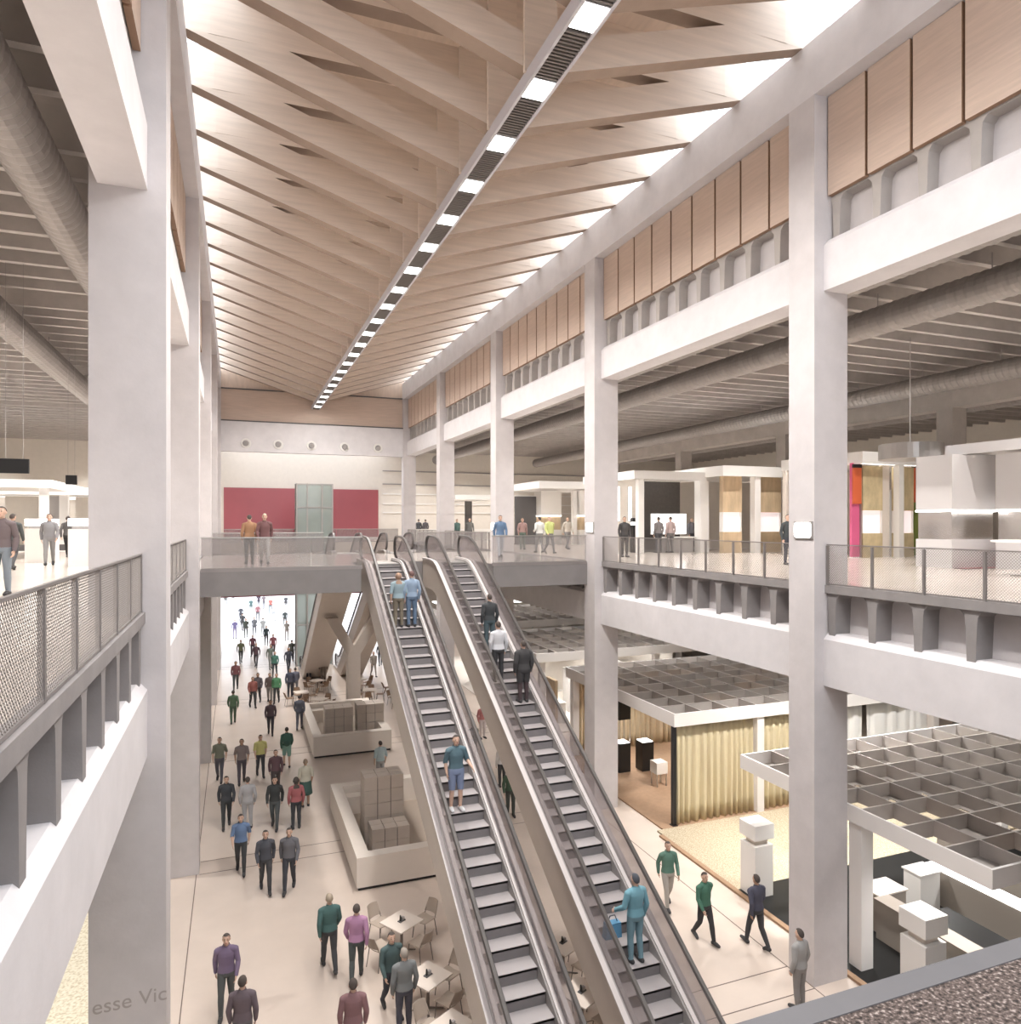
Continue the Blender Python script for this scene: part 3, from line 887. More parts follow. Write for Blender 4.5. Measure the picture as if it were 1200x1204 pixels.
for i, (x, y) in enumerate(((16.4, 10.85), (17.1, 10.85))):
    t = thing('microphone_stem', 'slim white stem standing on the greige counter, %s' % ('left one' if i == 0 else 'right one'), 'stem', (x, y, 1.05))
    MB().tube((x, y, 1.05), (x, y, 1.5), .008, n=6).build('rod', WHITE, t); MB().tube((x, y, 1.05), (x, y, 1.06), .05, n=12).build('base', WHITE, t)
WFAB = mat('white_fabric', (.85, .85, .84), .8)
curtain((21.0, 21.2, 0), (22.8, 21.2, 0), .06, 3.46, WFAB, 'white curtain right of the big column, left of the other white one', fold=.6, grp='white stand curtains')
curtain((23.0, 21.2, 0), (26.3, 21.2, 0), .06, 3.46, WFAB, 'white curtain glimpsed under the beam at right, above the near grid canopy', fold=.6, grp='white stand curtains')
# pale booth under the third canopy
for i, (x, y, w, h) in enumerate(((15.3, 34.4, 1.6, 1.1), (17.6, 36.2, .9, 2.4), (14.6, 37.8, 1.2, .9), (19.4, 35.0, 1.2, 2.8))):
    t = thing('white_pedestal', ['wide', 'tall', 'low', 'tallest'][i] + ' white block on the pale stand behind the right escalator', 'pedestal', (x, y, .04), 'white blocks on the pale stand')
    MB().box(x - w / 2, x + w / 2, y - .4, y + .4, .04, h - .05).build('body', WHITE, t); MB().box(x - w / 2 - .03, x + w / 2 + .03, y - .43, y + .43, h - .05, h).build('top', WHITE, t)
t = thing('stand_wall', 'pale partition wall at the back of the third stand', 'partition', (20, 40.6, .04)); MB().box(14.8, 27, 40.5, 40.6, .04, 3.45).build('panel', CREAM, t); MB().box(14.8, 27, 40.46, 40.64, .04, .14).build('base', WHITE, t)
t = thing('stand_screen', 'narrow brown upright panel beside the second right column', 'partition', (14.2, 30.8, 0)); MB().box(13.75, 13.9, 30.2, 31.2, .0, 3.2).build('panel', OAK, t); MB().box(13.65, 14.0, 30.2, 31.2, 0, .05).build('foot', STEEL, t)
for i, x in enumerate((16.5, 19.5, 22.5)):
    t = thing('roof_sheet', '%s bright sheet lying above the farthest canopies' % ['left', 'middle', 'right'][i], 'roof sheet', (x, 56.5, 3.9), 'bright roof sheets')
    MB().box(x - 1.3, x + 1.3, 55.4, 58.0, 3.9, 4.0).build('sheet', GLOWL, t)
    for a in (-1.2, 1.2): MB().box(x + a - .05, x + a + .05, 56.6, 56.7, 0, 3.9).build('post', STEEL, t)
# ------------------------------------------------------------------ stands on the right gallery
Z = MEZ
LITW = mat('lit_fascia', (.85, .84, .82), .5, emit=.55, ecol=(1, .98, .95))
def fascia(x0, x1, y0, y1, z0, z1, label, m=WHITE, posts=()):
    t = thing('stand_roof', label, 'stand roof', ((x0 + x1) / 2, (y0 + y1) / 2, z0), 'white roofs of the gallery stands')
    MB().box(x0, x1, y0, y0 + .12, z0, z1).box(x0, x0 + .12, y0 + .12, y1, z0, z1).box(x1 - .12, x1, y0 + .12, y1, z0, z1).box(x0 + .12, x1 - .12, y1 - .12, y1, z0, z1).build('fascia', m, t)
    MB().box(x0 + .12, x1 - .12, y0 + .12, y1 - .12, z0 + .10, z0 + .16).build('soffit', WHITE, t)
    MB().box(x0 + .5, x1 - .5, y0 + .6, y0 + .75, z0 + .06, z0 + .10).build('light_line', GLOW, t)
    for (a, b, w) in posts: MB().box(a, a + w, b, b + w, Z, z0 + .01).build('post', WHITE, t)
    return t
def panel(name, x0, x1, y, z0, z1, m, label, grp=None, cat='display panel', d=.12, foot=True):
    t = thing(name, label, cat, ((x0 + x1) / 2, y, z0), grp)
    MB().box(x0, x1, y, y + d, z0, z1).build('board', m, t)
    MB().box(x0 - .02, x1 + .02, y - .015, y + d + .015, z0, z0 + .04).build('edge', WHITE, t)
    return t
def display_wall(x0, x1, y, m, label, grp='veneered display walls'):
    """tall veneer board with a light box let into it at eye height"""
    t = thing('display_wall', label, 'display wall', ((x0 + x1) / 2, y, Z), grp)
    MB().box(x0, x1, y, y + .3, Z, Z + 1.02).build('lower_board', m, t)
    MB().box(x0, x1, y, y + .3, Z + 1.98, Z + 3.85).build('upper_board', m, t)
    MB().box(x0 + .02, x1 - .02, y + .12, y + .3, Z + 1.02, Z + 1.98).build('light_box', GLOWP, t)
    MB().box(x0, x0 + .03, y + .02, y + .3, Z + 1.02, Z + 1.98).box(x1 - .03, x1, y + .02, y + .3, Z + 1.02, Z + 1.98).build('frame', WHITE, t)
# stand in the bay right of the big column
fascia(24.0, 29.6, 22.3, 27.0, 12.95, 13.45, 'white stand roof over the orange and veneer panels, right of the big column', posts=((26.05, 22.32, .28),))
panel('colour_panel', 23.9, 24.35, 22.75, Z, 13.0, PINK, 'tall pink panel with an orange top, hard right of the big column', 'tall coloured panels')
panel('colour_panel', 27.45, 27.95, 22.75, Z, 11.4, GREEN, 'tall olive green panel with an orange top, beside the mirrored tower', 'tall coloured panels')
t = thing('colour_panel', 'orange upper panel above the olive green one', 'display panel', (27.7, 22.75, 11.4)); MB().box(27.45, 27.95, 22.75, 22.87, 11.4, 12.95).build('board', ORNG, t); MB().box(27.43, 27.97, 22.74, 22.88, 12.9, 12.95).build('edge', BLACK, t)
t = thing('colour_panel', 'orange strip standing in front of the pink panel', 'display panel', (24.1, 22.7, Z)); MB().box(23.9, 24.35, 22.68, 22.74, 11.3, 12.8).build('board', ORNG, t); MB().box(23.9, 24.35, 22.66, 22.75, 12.8, 12.95).build('edge', BLACK, t); MB().box(24.30, 24.35, 22.68, 22.74, Z, 11.3).build('stem', STEEL, t)
display_wall(24.45, 25.55, 22.7, MARB, 'figured veneer display wall with a light box, left of the white post')
panel('grey_panel', 25.6, 26.05, 22.8, Z, 12.95, WARMW, 'plain pale panel between the two figured veneer walls')
display_wall(26.4, 27.35, 22.7, MARB, 'figured veneer display wall with a light box, right of the white post')
struct('wall_stand_back', MB().box(23.9, 30, 26.6, 26.8, Z, 12.95), CREAM)
# mirrored towers
def tower(x0, x1, y0, y1, label, ztop=12.7):
    t = thing('mirrored_tower', label, 'display tower', ((x0 + x1) / 2, (y0 + y1) / 2, Z), 'mirrored towers')
    MB().box(x0, x1, y0, y1, Z, Z + .92).build('base', TOWW, t)
    MB().box(x0 + .05, x1 - .05, y0 + .05, y1 - .05, Z + .92, Z + 1.82).build('mirror_band', MIRR, t)
    MB().box(x0 - .01, x1 + .01, y0 - .01, y1 + .01, Z + 1.82, Z + 1.87).build('light_line', GLOW, t)
    MB().box(x0, x1, y0, y1, Z + 1.87, ztop).build('upper_box', TOWW, t)
tower(21.3, 23.3, 16.3, 17.6, 'white tower with a mirrored band, left one beside the veneer stand')
tower(22.6, 25.6, 14.6, 15.8, 'white tower with a mirrored band at the right edge of the photo')
fascia(21.9, 27.0, 13.9, 17.0, 12.72, 13.05, 'white stand roof above the mirrored towers at the right edge', TOWW)
t = thing('hanging_drum', 'grey metal drum lamp hanging above the mirrored tower', 'lamp', (22.0, 18.2, 13.0)); MB().tube((22.0, 18.4, 12.72), (22.0, 18.4, 13.25), 1.0, n=36).build('shade', STEEL, t); MB().tube((22.0, 18.4, 13.25), (22.0, 18.4, 17.0), .02, n=6).build('cord', GREY, t)
t = thing('red_mat', 'red mat on the gallery floor in front of the mirrored tower', 'mat', (22.6, 16.0, Z)); MB().box(21.4, 24.5, 15.9, 16.28, Z, Z + .015).build('pile', RED, t); MB().box(21.36, 24.54, 15.86, 16.29, Z, Z + .01).build('edge', DGREY, t)
t = thing('round_table', 'white round table at the right edge of the gallery, before the mirrored tower', 'table', (20.2, 13.3, Z)); MB().tube((20.2, 13.3, Z + .92), (20.2, 13.3, Z + .97), .8, n=36).build('table_top', WHITE, t); MB().tube((20.2, 13.3, Z + .02), (20.2, 13.3, Z + .92), .05, n=12).build('pedestal', STEEL, t); MB().tube((20.2, 13.3, Z), (20.2, 13.3, Z + .03), .35, n=24).build('foot', STEEL, t)

# stand with the dark wall, in the second bay
fascia(17.6, 21.7, 29.6, 35.0, 12.6, 13.0, 'white stand roof over the dark wall and bright screen', posts=((21.35, 29.62, .5), (17.9, 29.7, .3)))
fascia(21.6, 27.4, 28.2, 34.0, 12.75, 13.25, 'white stand roof over the oak display walls', posts=((23.55, 28.3, .35),))
t = thing('dark_wall', 'large dark brown wall of the gallery stand, behind the bright screen', 'partition', (19.9, 31.4, Z)); MB().box(18.75, 21.3, 31.3, 31.5, Z, 12.6).build('board', mat('dark_brown_board', (.05, .042, .036), .5, var=.2, scale=8), t); MB().box(18.7, 21.35, 31.26, 31.54, Z, Z + .1).build('base', DGREY, t)
t = thing('bright_screen', 'wide bright white screen on the dark stand wall', 'screen', (20.3, 31.2, 9.9)); MB().box(19.55, 21.6, 31.18, 31.28, 9.95, 10.95).build('lit_face', GLOWL, t); MB().box(19.53, 21.62, 31.22, 31.3, 9.92, 10.98).build('frame', WHITE, t)
t = thing('bar_counter', 'grey bar counter in front of the bright screen', 'counter', (20.2, 30.2, Z)); MB().box(19.4, 21.2, 30.0, 30.5, Z, Z + .72).build('body', GREY, t); MB().box(19.3, 21.3, 29.95, 30.55, Z + .72, Z + .77).build('worktop', WHITE, t)
panel('white_wall', 17.3, 18.7, 31.2, Z, 12.6, CREAM, 'pale stand wall with light slots, left of the dark wall', cat='partition')
for i, x in enumerate((17.55, 18.2)):
    t = thing('light_slot', '%s vertical light slot on the pale stand wall' % ('left' if i == 0 else 'right'), 'light', (x, 31.15, 10.8)); MB().box(x, x + .14, 31.12, 31.2, 10.6, 12.3).build('lit_face', GLOWL, t); MB().box(x - .02, x + .16, 31.16, 31.2, 10.58, 12.32).build('frame', STEEL, t)
t = thing('black_cabinet', 'small black cabinet with a lit shelf beside the dark wall', 'cabinet', (18.45, 30.9, Z)); MB().box(18.25, 18.65, 30.8, 31.1, Z, 10.4).build('body', BLACK, t); MB().box(18.25, 18.65, 30.8, 31.1, 10.55, 10.75).build('upper_body', BLACK, t); MB().box(18.28, 18.62, 30.84, 31.08, 10.4, 10.55).build('lit_shelf', GLOWL, t)
panel('dark_panel', 16.9, 17.25, 31.0, Z, 12.5, DGREY, 'narrow dark upright panel at the left end of the stand with the dark wall')
display_wall(22.0, 23.1, 28.7, OAK, 'oak display wall with a light box, left of the white post in the second bay', 'oak display walls')
display_wall(24.1, 25.5, 28.7, OAK, 'oak display wall with a light box, right of the white post in the second bay', 'oak display walls')
panel('white_wall', 21.9, 27.2, 33.0, Z, 12.75, CREAM, 'pale wall at the back of the oak display walls', cat='partition')
t = thing('black_post', 'slim black post between the oak display walls', 'post', (23.95, 28.65, Z)); MB().box(23.92, 24.04, 28.6, 28.72, Z, 11.0).build('shaft', BLACK, t); MB().box(23.85, 24.11, 28.53, 28.79, Z, Z + .02).build('base', BLACK, t)
# stand in the third bay
fascia(17.4, 23.5, 40.5, 47.0, 12.65, 13.1, 'white stand roof in the third bay, behind the second right column', posts=((20.9, 43.0, .3),))
t = thing('dark_wall', 'dark grey wall of the stand seen beside the man in blue', 'partition', (18.2, 45, Z)); MB().box(17.5, 19.0, 44.8, 45.0, Z, 12.3).build('board', DGREY, t); MB().box(17.45, 19.05, 44.76, 45.04, Z, Z + .1).build('base', DGREY, t)
def hang(x0, x1, y0, y1, label):
    t = thing('hanging_cupboard', label, 'display box', ((x0 + x1) / 2, (y0 + y1) / 2, 10.95), 'white box towers in the third bay')
    MB().box(x0, x1, y0, y1, 11.0, 12.65).build('upper_box', WHITE, t); MB().box(x0 + .05, x1 - .05, y0 + .05, y1 - .05, 10.05, 11.0).build('veneer_band', OAK, t)
    MB().box(x0, x1, y0 - .01, y1 + .01, 10.95, 11.0).build('light_line', GLOW, t); MB().box(x0, x1, y0, y1, Z, 10.05).build('base', WHITE, t)
hang(19.1, 20.6, 44.2, 45.4, 'white box tower with a veneer band, left one in the third bay')
hang(21.3, 23.4, 42.8, 44.0, 'white box tower with a veneer band, right one in the third bay')
fascia(15.6, 18.6, 52.5, 58.0, 12.3, 12.65, 'small white stand roof far back in the fourth bay')
panel('dark_panel', 17.6, 18.2, 56.5, Z, 12.3, DGREY, 'dark upright panel below the far small stand roof')
panel('low_wall', 12.9, 21, 58.0, Z, Z + .95, WHITE, 'low white counter wall far back on the right gallery', cat='counter')
panel('white_wall', 29, 40, 30.5, Z, 12.4, WHITE, 'long white wall far back behind the second row of columns', cat='partition')
# white lit signs on the columns
for i, Y in enumerate(ROWS[2:5]):
    t = thing('lit_sign', 'blank white lit sign on the %s right column, hall side' % ['nearest', 'second', 'third'][i], 'sign', (XR - .03, Y + .35, 10.3), 'white lit signs on the columns')
    MB().box(XR - .04, XR, Y + .04, Y + .60, 10.14, 10.54).build('housing', STEEL, t)
    mb = MB(); a, b, c, d, r = Y + .06, Y + .58, 10.16, 10.52, .08
    pts = []
    for cx, cz, s0 in ((b - r, d - r, 0), (a + r, d - r, 1), (a + r, c + r, 2), (b - r, c + r, 3)):
        for q in range(5):
            an = s0 * PI / 2 + q * PI / 8; pts.append((cx + r * math.cos(an), cz + r * math.sin(an)))
    mb.prism(pts, 'x', XR - .055, XR - .04); mb.build('lit_face', GLOWL, t)

# ------------------------------------------------------------------ stands on the left gallery
fascia(-17.2, -12.4, 24.0, 30.0, 12.0, 12.35, 'white stand roof on the left gallery, nearer one', posts=((-13.5, 24.1, .35), (-16.2, 24.1, .35)))
fascia(-14.0, -6.8, 33.0, 40.0, 11.9, 12.2, 'white stand roof on the left gallery, middle one', LITW, posts=((-12.5, 33.1, .4), (-9.6, 33.1, .4), (-7.3, 33.1, .3)))
fascia(-16, -4.4, 44.0, 50.0, 12.0, 12.4, 'white stand roof on the left gallery, farthest one', LITW, posts=((-12.2, 44.1, .4), (-8.8, 44.1, .4), (-5.2, 44.1, .3)))
panel('white_wall', -13.4, -11.4, 33.6, Z, 11.9, WHITE, 'white wall on the left gallery under the middle stand roof', cat='partition')
panel('grey_panel', -9.9, -9.0, 46, Z, 12.0, GREY, 'grey upright panel on the left gallery under the farthest stand roof')
panel('white_wall', -12.0, -10.4, 47.2, Z, 12.0, CREAM, 'pale wall section at the left of the farthest left-gallery stand', cat='partition')
panel('white_wall', -8.6, -5.0, 47.2, Z, 12.0, CREAM, 'pale wall section at the right of the farthest left-gallery stand', cat='partition')
panel('low_wall', -13, -5, 42.6, Z, Z + .35, DGREY, 'low dark kerb at the foot of the farthest left-gallery stand', cat='kerb', d=.25)
for i, (x0, x1, y, m) in enumerate(((-15.5, -13.9, 52.0, WHITE), (-11.0, -9.6, 53.0, CREAM), (-8.9, -7.9, 51.5, WHITE), (-6.9, -5.2, 53.0, CREAM), (-16.5, -14.5, 40.5, WHITE))):
    t = thing('portal_frame', '%s white portal frame with a pale panel, far back on the left gallery' % ordn[i].replace('nearest', 'first'), 'frame', ((x0 + x1) / 2, y, Z), 'white portal frames on the left gallery')
    MB().box(x0 - .25, x0, y, y + .25, Z, 12.0).build('post', WHITE, t); MB().box(x1, x1 + .25, y, y + .25, Z, 12.0).build('post', WHITE, t)
    MB().box(x0 - .3, x1 + .3, y - .03, y + .28, 12.0, 12.35).build('lintel', LITW, t); MB().box(x0, x1, y + .1, y + .18, Z, 12.0).build('panel', m, t)
def sign(x, y, z, w, h, label):
    t = thing('hanging_sign', label, 'sign', (x, y, z), 'black hanging screens')
    MB().box(x - w / 2, x + w / 2, y - .04, y + .04, z, z + h).build('screen', BLACK, t)
    for s_ in (-1, 1): MB().tube((x + s_ * w * .3, y, z + h), (x + s_ * w * .3, y, 16.98), .006, n=6).build('hanger', GREY, t)
    return t
def spot(px, py, Y):
    r = (px - 600) / F; X = Y * (SN + r * CS) / (CS - r * SN); d = X * SN + Y * CS
    return X, EYE - (py - 615) * d / F
X, z = spot(17, 548, 21.0); sign(X, 21.0, z - .18, .62, .36, 'black hanging screen at the left edge of the photo, the nearer one')
X, z = spot(84, 564, 30.0); sign(X, 30.0, z - .18, .36, .34, 'black hanging screen close to the left column, the farther one')
for i, (px, Y, w) in enumerate(((46, 30.5, .9), (94, 27.5, .7), (56, 36.2, .6))):
    r = (px - 600) / F; X = Y * (SN + r * CS) / (CS - r * SN)
    t = thing('display_plinth', ['white plinth with a lit cap, left one on the left gallery', 'white plinth with a lit cap beside the near left column', 'white plinth with a lit cap, far one on the left gallery'][i], 'plinth', (X, Y, Z), 'white plinths on the left gallery')
    MB().box(X - w / 2, X + w / 2, Y, Y + w, Z, Z + 1.25).build('body', WHITE, t); MB().box(X - w / 2, X + w / 2, Y, Y + w, Z + 1.35, Z + 1.6).build('cap', GLOWL, t); MB().box(X - w / 2 + .1, X + w / 2 - .1, Y + .1, Y + w - .1, Z + 1.25, Z + 1.35).build('neck', GREY, t)
# ------------------------------------------------------------------ people
import numpy as np
SKIN = [mat('skin_light', (.62, .41, .31), .55), mat('skin_tan', (.47, .29, .20), .55), mat('skin_deep', (.20, .11, .075), .5)]
EYEM = mat('eye_dark', (.03, .025, .02), .4); LIP = mat('lips', (.42, .18, .16), .5)

POSES = {
 # hip, knee, ankle, toe for each leg; shoulder, elbow, wrist for each arm
 'stand': dict(legs=[((.09, 0, .93), (.10, -.015, .50), (.105, .02, .085), (.125, -.17, .035)), ((-.09, 0, .93), (-.10, -.02, .50), (-.105, .0, .085), (-.135, -.18, .035))],
               arms=[((.185, .0, 1.395), (.245, .04, 1.14), (.235, -.04, .89)), ((-.185, 0, 1.395), (-.25, .03, 1.14), (-.235, -.05, .89))]),
 'walk_left': dict(legs=[((.09, 0, .92), (.095, -.15, .52), (.095, -.24, .105), (.10, -.42, .07)), ((-.09, 0, .92), (-.095, .06, .50), (-.095, .30, .165), (-.10, .155, .04))],
               arms=[((.185, .0, 1.395), (.24, .12, 1.16), (.225, .10, .90)), ((-.185, 0, 1.395), (-.24, -.04, 1.145), (-.215, -.20, .94))]),
 'walk_right': dict(legs=[((.09, 0, .92), (.095, .06, .50), (.095, .28, .155), (.10, .135, .04)), ((-.09, 0, .92), (-.095, -.14, .52), (-.095, -.21, .10), (-.10, -.39, .06))],
               arms=[((.185, .0, 1.395), (.245, -.03, 1.145), (.22, -.19, .93)), ((-.185, 0, 1.395), (-.24, .11, 1.16), (-.23, .10, .90))]),
 'ride': dict(legs=[((.09, 0, .93), (.10, -.03, .50), (.105, .0, .085), (.13, -.19, .035)), ((-.09, 0, .93), (-.10, -.01, .50), (-.105, .05, .085), (-.12, -.13, .035))],
               arms=[((.185, .0, 1.395), (.27, .0, 1.15), (.33, -.20, 1.02)), ((-.185, 0, 1.395), (-.245, .05, 1.14), (-.23, -.03, .89))]),
 'hold': dict(legs=[((.09, 0, .92), (.095, -.12, .52), (.095, -.16, .10), (.10, -.34, .05)), ((-.09, 0, .92), (-.095, .04, .50), (-.095, .20, .125), (-.10, .035, .04))],
               arms=[((.185, .0, 1.395), (.25, .06, 1.15), (.20, -.16, 1.06)), ((-.185, 0, 1.395), (-.26, .05, 1.15), (-.29, -.08, .93))]),
}
def V3(p): return Vector(p)
def capsule(mb, p0, p1, r0, r1, n=14, m=4):
    p0, p1 = Vector(p0), Vector(p1); d = (p1 - p0)
    if d.length < 1e-5: d = Vector((0, 0, 1e-4))
    d = d.normalized(); u = d.orthogonal().normalized(); w = d.cross(u)
    rings = []
    for i in range(m + 1):
        a = PI / 2 * i / m; rings.append((p0 - d * r0 * math.cos(a), r0 * math.sin(a)))
    for i in range(m + 1):
        a = PI / 2 * i / m; rings.append((p1 + d * r1 * math.sin(a), r1 * math.cos(a)))
    loft(mb, [[c + (u * math.cos(2 * PI * k / n) + w * math.sin(2 * PI * k / n)) * max(r, 1e-4) for k in range(n)] for c, r in rings])
def loft(mb, rings):
    n = len(rings[0]); v = [p for r in rings for p in r]; fs = []
    for i in range(len(rings) - 1):
        for k in range(n): fs.append((i * n + k, i * n + (k + 1) % n, (i + 1) * n + (k + 1) % n, (i + 1) * n + k))
    fs += [tuple(range(n - 1, -1, -1)), tuple(range((len(rings) - 1) * n, len(rings) * n))]
    mb.add(v, fs)
def ell(mb, c, rx, ry, rz, n=18, m=10):
    rings = []
    for i in range(m + 1):
        a = PI * (i + .0) / m; z = -math.cos(a); s = max(math.sin(a), .02)
        rings.append([Vector((c[0] + rx * s * math.cos(2 * PI * k / n), c[1] + ry * s * math.sin(2 * PI * k / n), c[2] + rz * z)) for k in range(n)])
    loft(mb, rings)

def build_pose(pose):
    P = POSES[pose]; mb = MB(); bones = []
    # torso
    rows = [(.84, .105, .085, .0), (.88, .165, .115, .005), (.95, .178, .122, .008), (1.03, .163, .108, .004), (1.10, .150, .098, .0), (1.20, .160, .106, .0),
            (1.30, .174, .115, .004), (1.37, .176, .106, .010), (1.42, .150, .088, .014), (1.465, .098, .068, .016), (1.50, .060, .056, .014)]
    loft(mb, [[Vector((rx * math.cos(2 * PI * k / 24) * (1.0), cy + ry * math.sin(2 * PI * k / 24), z)) for k in range(24)] for z, rx, ry, cy in rows])
    bones.append(('torso', (0, .005, .86), (0, .01, 1.42), .14))
    capsule(mb, (0, .012, 1.45), (0, -.005, 1.57), .058, .052); bones.append(('neck', (0, .012, 1.48), (0, .0, 1.53), .05))
    # head: skull, jaw, nose, ears
    ell(mb, (0, -.008, 1.650), .076, .096, .100); ell(mb, (0, -.030, 1.590), .058, .068, .072)
    capsule(mb, (0, -.098, 1.655), (0, -.117, 1.622), .010, .014, 8, 3)
    for s in (-1, 1):
        ell(mb, (s * .078, .005, 1.635), .012, .022, .034, 10, 6)
    bones.append(('head', (0, -.015, 1.60), (0, -.01, 1.66), .09))
    for hip, knee, ank, toe in P['legs']:
        hip, knee, ank, toe = map(V3, (hip, knee, ank, toe))
        capsule(mb, hip, hip.lerp(knee, .55), .088, .074); capsule(mb, hip.lerp(knee, .5), knee, .076, .056)
        capsule(mb, knee, knee.lerp(ank, .35), .055, .056); capsule(mb, knee.lerp(ank, .3), ank, .057, .037)
        bones.append(('thigh', hip, knee, .075)); bones.append(('shin', knee, ank + Vector((0, 0, .03)), .05))
        f = (toe - ank); f.z = 0; f.normalize()
        heel = ank - f * .045; heel.z = max(ank.z - .045, .04)
        tt = toe.copy(); tt.z = max(toe.z, .034)
        capsule(mb, heel, ank.lerp(tt, .55) + Vector((0, 0, -.012)), .040, .044); capsule(mb, ank.lerp(tt, .5) + Vector((0, 0, -.012)), tt, .042, .033)
        capsule(mb, ank, heel.lerp(tt, .3), .040, .042)
        bones.append(('foot', heel, tt, .04))
    for i, (sh, el_, wr) in enumerate(P['arms']):
        sh, el_, wr = map(V3, (sh, el_, wr)); s = 1 if sh.x > 0 else -1
        capsule(mb, sh + Vector((-s * .075, 0, .025)), sh, .060, .058); capsule(mb, sh, el_, .056, .041); capsule(mb, el_, el_.lerp(wr, .35), .041, .042); capsule(mb, el_.lerp(wr, .3), wr, .042, .027)
        bones.append(('upper_arm', sh, el_, .05)); bones.append(('forearm', el_, wr, .04))
        d = (wr - el_).normalized()
        # palm: flat, facing the body; thumb forward
        side = Vector((s, 0, 0)); fw = Vector((0, -1, 0)); fw = (fw - d * fw.dot(d)).normalized(); nrm = d.cross(fw).normalized()
        k0 = wr + d * .085
        for q in (-.027, -.009, .009, .027): capsule(mb, wr + fw * q * .6, k0 + fw * q, .017, .0135, 8, 3)
        inn = Vector((-s, 0, 0)); inn = (inn - d * inn.dot(d)).normalized()
        for q, L_ in ((.029, .068), (.010, .078), (-.010, .072), (-.029, .056)):
            a = k0 + fw * q; b = a + (d * .9 + inn * .25).normalized() * L_ * .5; c = b + (d * .7 + inn * .7).normalized() * L_ * .5
            capsule(mb, a, b, .0105, .0095, 8, 3); capsule(mb, b, c, .0095, .008, 8, 3)
        a = wr + d * .025 + fw * .020; b = a + (fw * .8 + d * .6 + inn * .2).normalized() * .045; c = b + (d * .9 + fw * .2 + inn * .2).normalized() * .032
        capsule(mb, a, b, .013, .011, 8, 3); capsule(mb, b, c, .011, .009, 8, 3)
        bones.append(('hand', wr + d * .01, wr + d * .17, .03))
    me = bpy.data.meshes.new('tmp'); me.from_pydata([tuple(v) for v in mb.v], [], mb.f)
    o = bpy.data.objects.new('tmp', me); COL.objects.link(o)
    rm = o.modifiers.new('r', 'REMESH'); rm.mode = 'VOXEL'; rm.voxel_size = .0095
    sm = o.modifiers.new('s', 'SMOOTH'); sm.factor = .5; sm.iterations = 2
    def grab():
        dg = bpy.context.evaluated_depsgraph_get(); dg.update()
        return bpy.data.meshes.new_from_object(o.evaluated_get(dg))
    full = grab()
    dc = o.modifiers.new('d', 'DECIMATE'); dc.ratio = .10
    low = grab()
    bpy.data.objects.remove(o); bpy.data.meshes.remove(me)
    return full, low, bones

LAB = ['torso', 'neck', 'head', 'thigh', 'shin', 'foot', 'upper_arm', 'forearm', 'hand']
def classify(me, bones):
    n = len(me.polygons); c = np.empty(n * 3); me.polygons.foreach_get('center', c); c = c.reshape(-1, 3)
    best = np.full(n, 1e9); lab = np.zeros(n, int)
    for nm, a, b, r in bones:
        a = np.array(a); b = np.array(b); d = b - a
        t = np.clip(((c - a) @ d) / (d @ d), 0, 1)
        dist = np.linalg.norm(c - (a + t[:, None] * d), axis=1) - r
        if nm == 'torso':
            q = c - (a + t[:, None] * d); dist = np.sqrt((q[:, 0] * .72) ** 2 + q[:, 1] ** 2 + q[:, 2] ** 2) - .115
        m = dist < best; best[m] = dist[m]; lab[m] = LAB.index(nm)
    return c, lab
def hair_mask(c, lab, long=False):
    q = c - np.array([0, -.012, 1.648])
    m = (lab == 2) & ((q[:, 2] * .95 + q[:, 1] * 1.15 > .052) | (q[:, 2] > .075)) & ~((np.abs(c[:, 0]) > .078) & (c[:, 2] < 1.665))
    if long: m |= ((lab == 1) & (c[:, 1] > .0)) | ((lab == 2) & (q[:, 1] > -.02)) | ((lab == 0) & (c[:, 2] > 1.40) & (c[:, 1] > .05) & (np.abs(c[:, 0]) < .09))
    return m
def region(c, lab, kind):
    L = lambda *a: np.isin(lab, [LAB.index(x) for x in a])
    z = c[:, 2]
    if kind == 'shirt_long': return (L('torso') & (z > .95)) | L('upper_arm', 'forearm')
    if kind == 'shirt_short': return (L('torso') & (z > .95)) | L('upper_arm')
    if kind == 'trousers': return (L('torso') & (z <= .99)) | L('thigh', 'shin')
    if kind == 'shorts': return (L('torso') & (z <= .99)) | (L('thigh') & (z > .50))
    if kind == 'coat': return L('torso', 'upper_arm', 'forearm') | (L('thigh') & (z > .58))
    if kind == 'shoes': return L('foot')
    if kind == 'shoe_l': return L('foot') & (c[:, 0] > 0)
    if kind == 'shoe_r': return L('foot') & (c[:, 0] <= 0)
    if kind == 'hair_short': return hair_mask(c, lab)
    if kind == 'hair_long': return hair_mask(c, lab, True)
OFF = {'shirt_long': .014, 'shirt_short': .016, 'trousers': .010, 'shorts': .020, 'coat': .030, 'shoes': .007, 'shoe_l': .007, 'shoe_r': .007, 'hair_short': .012, 'hair_long': .020}
BASE = {}
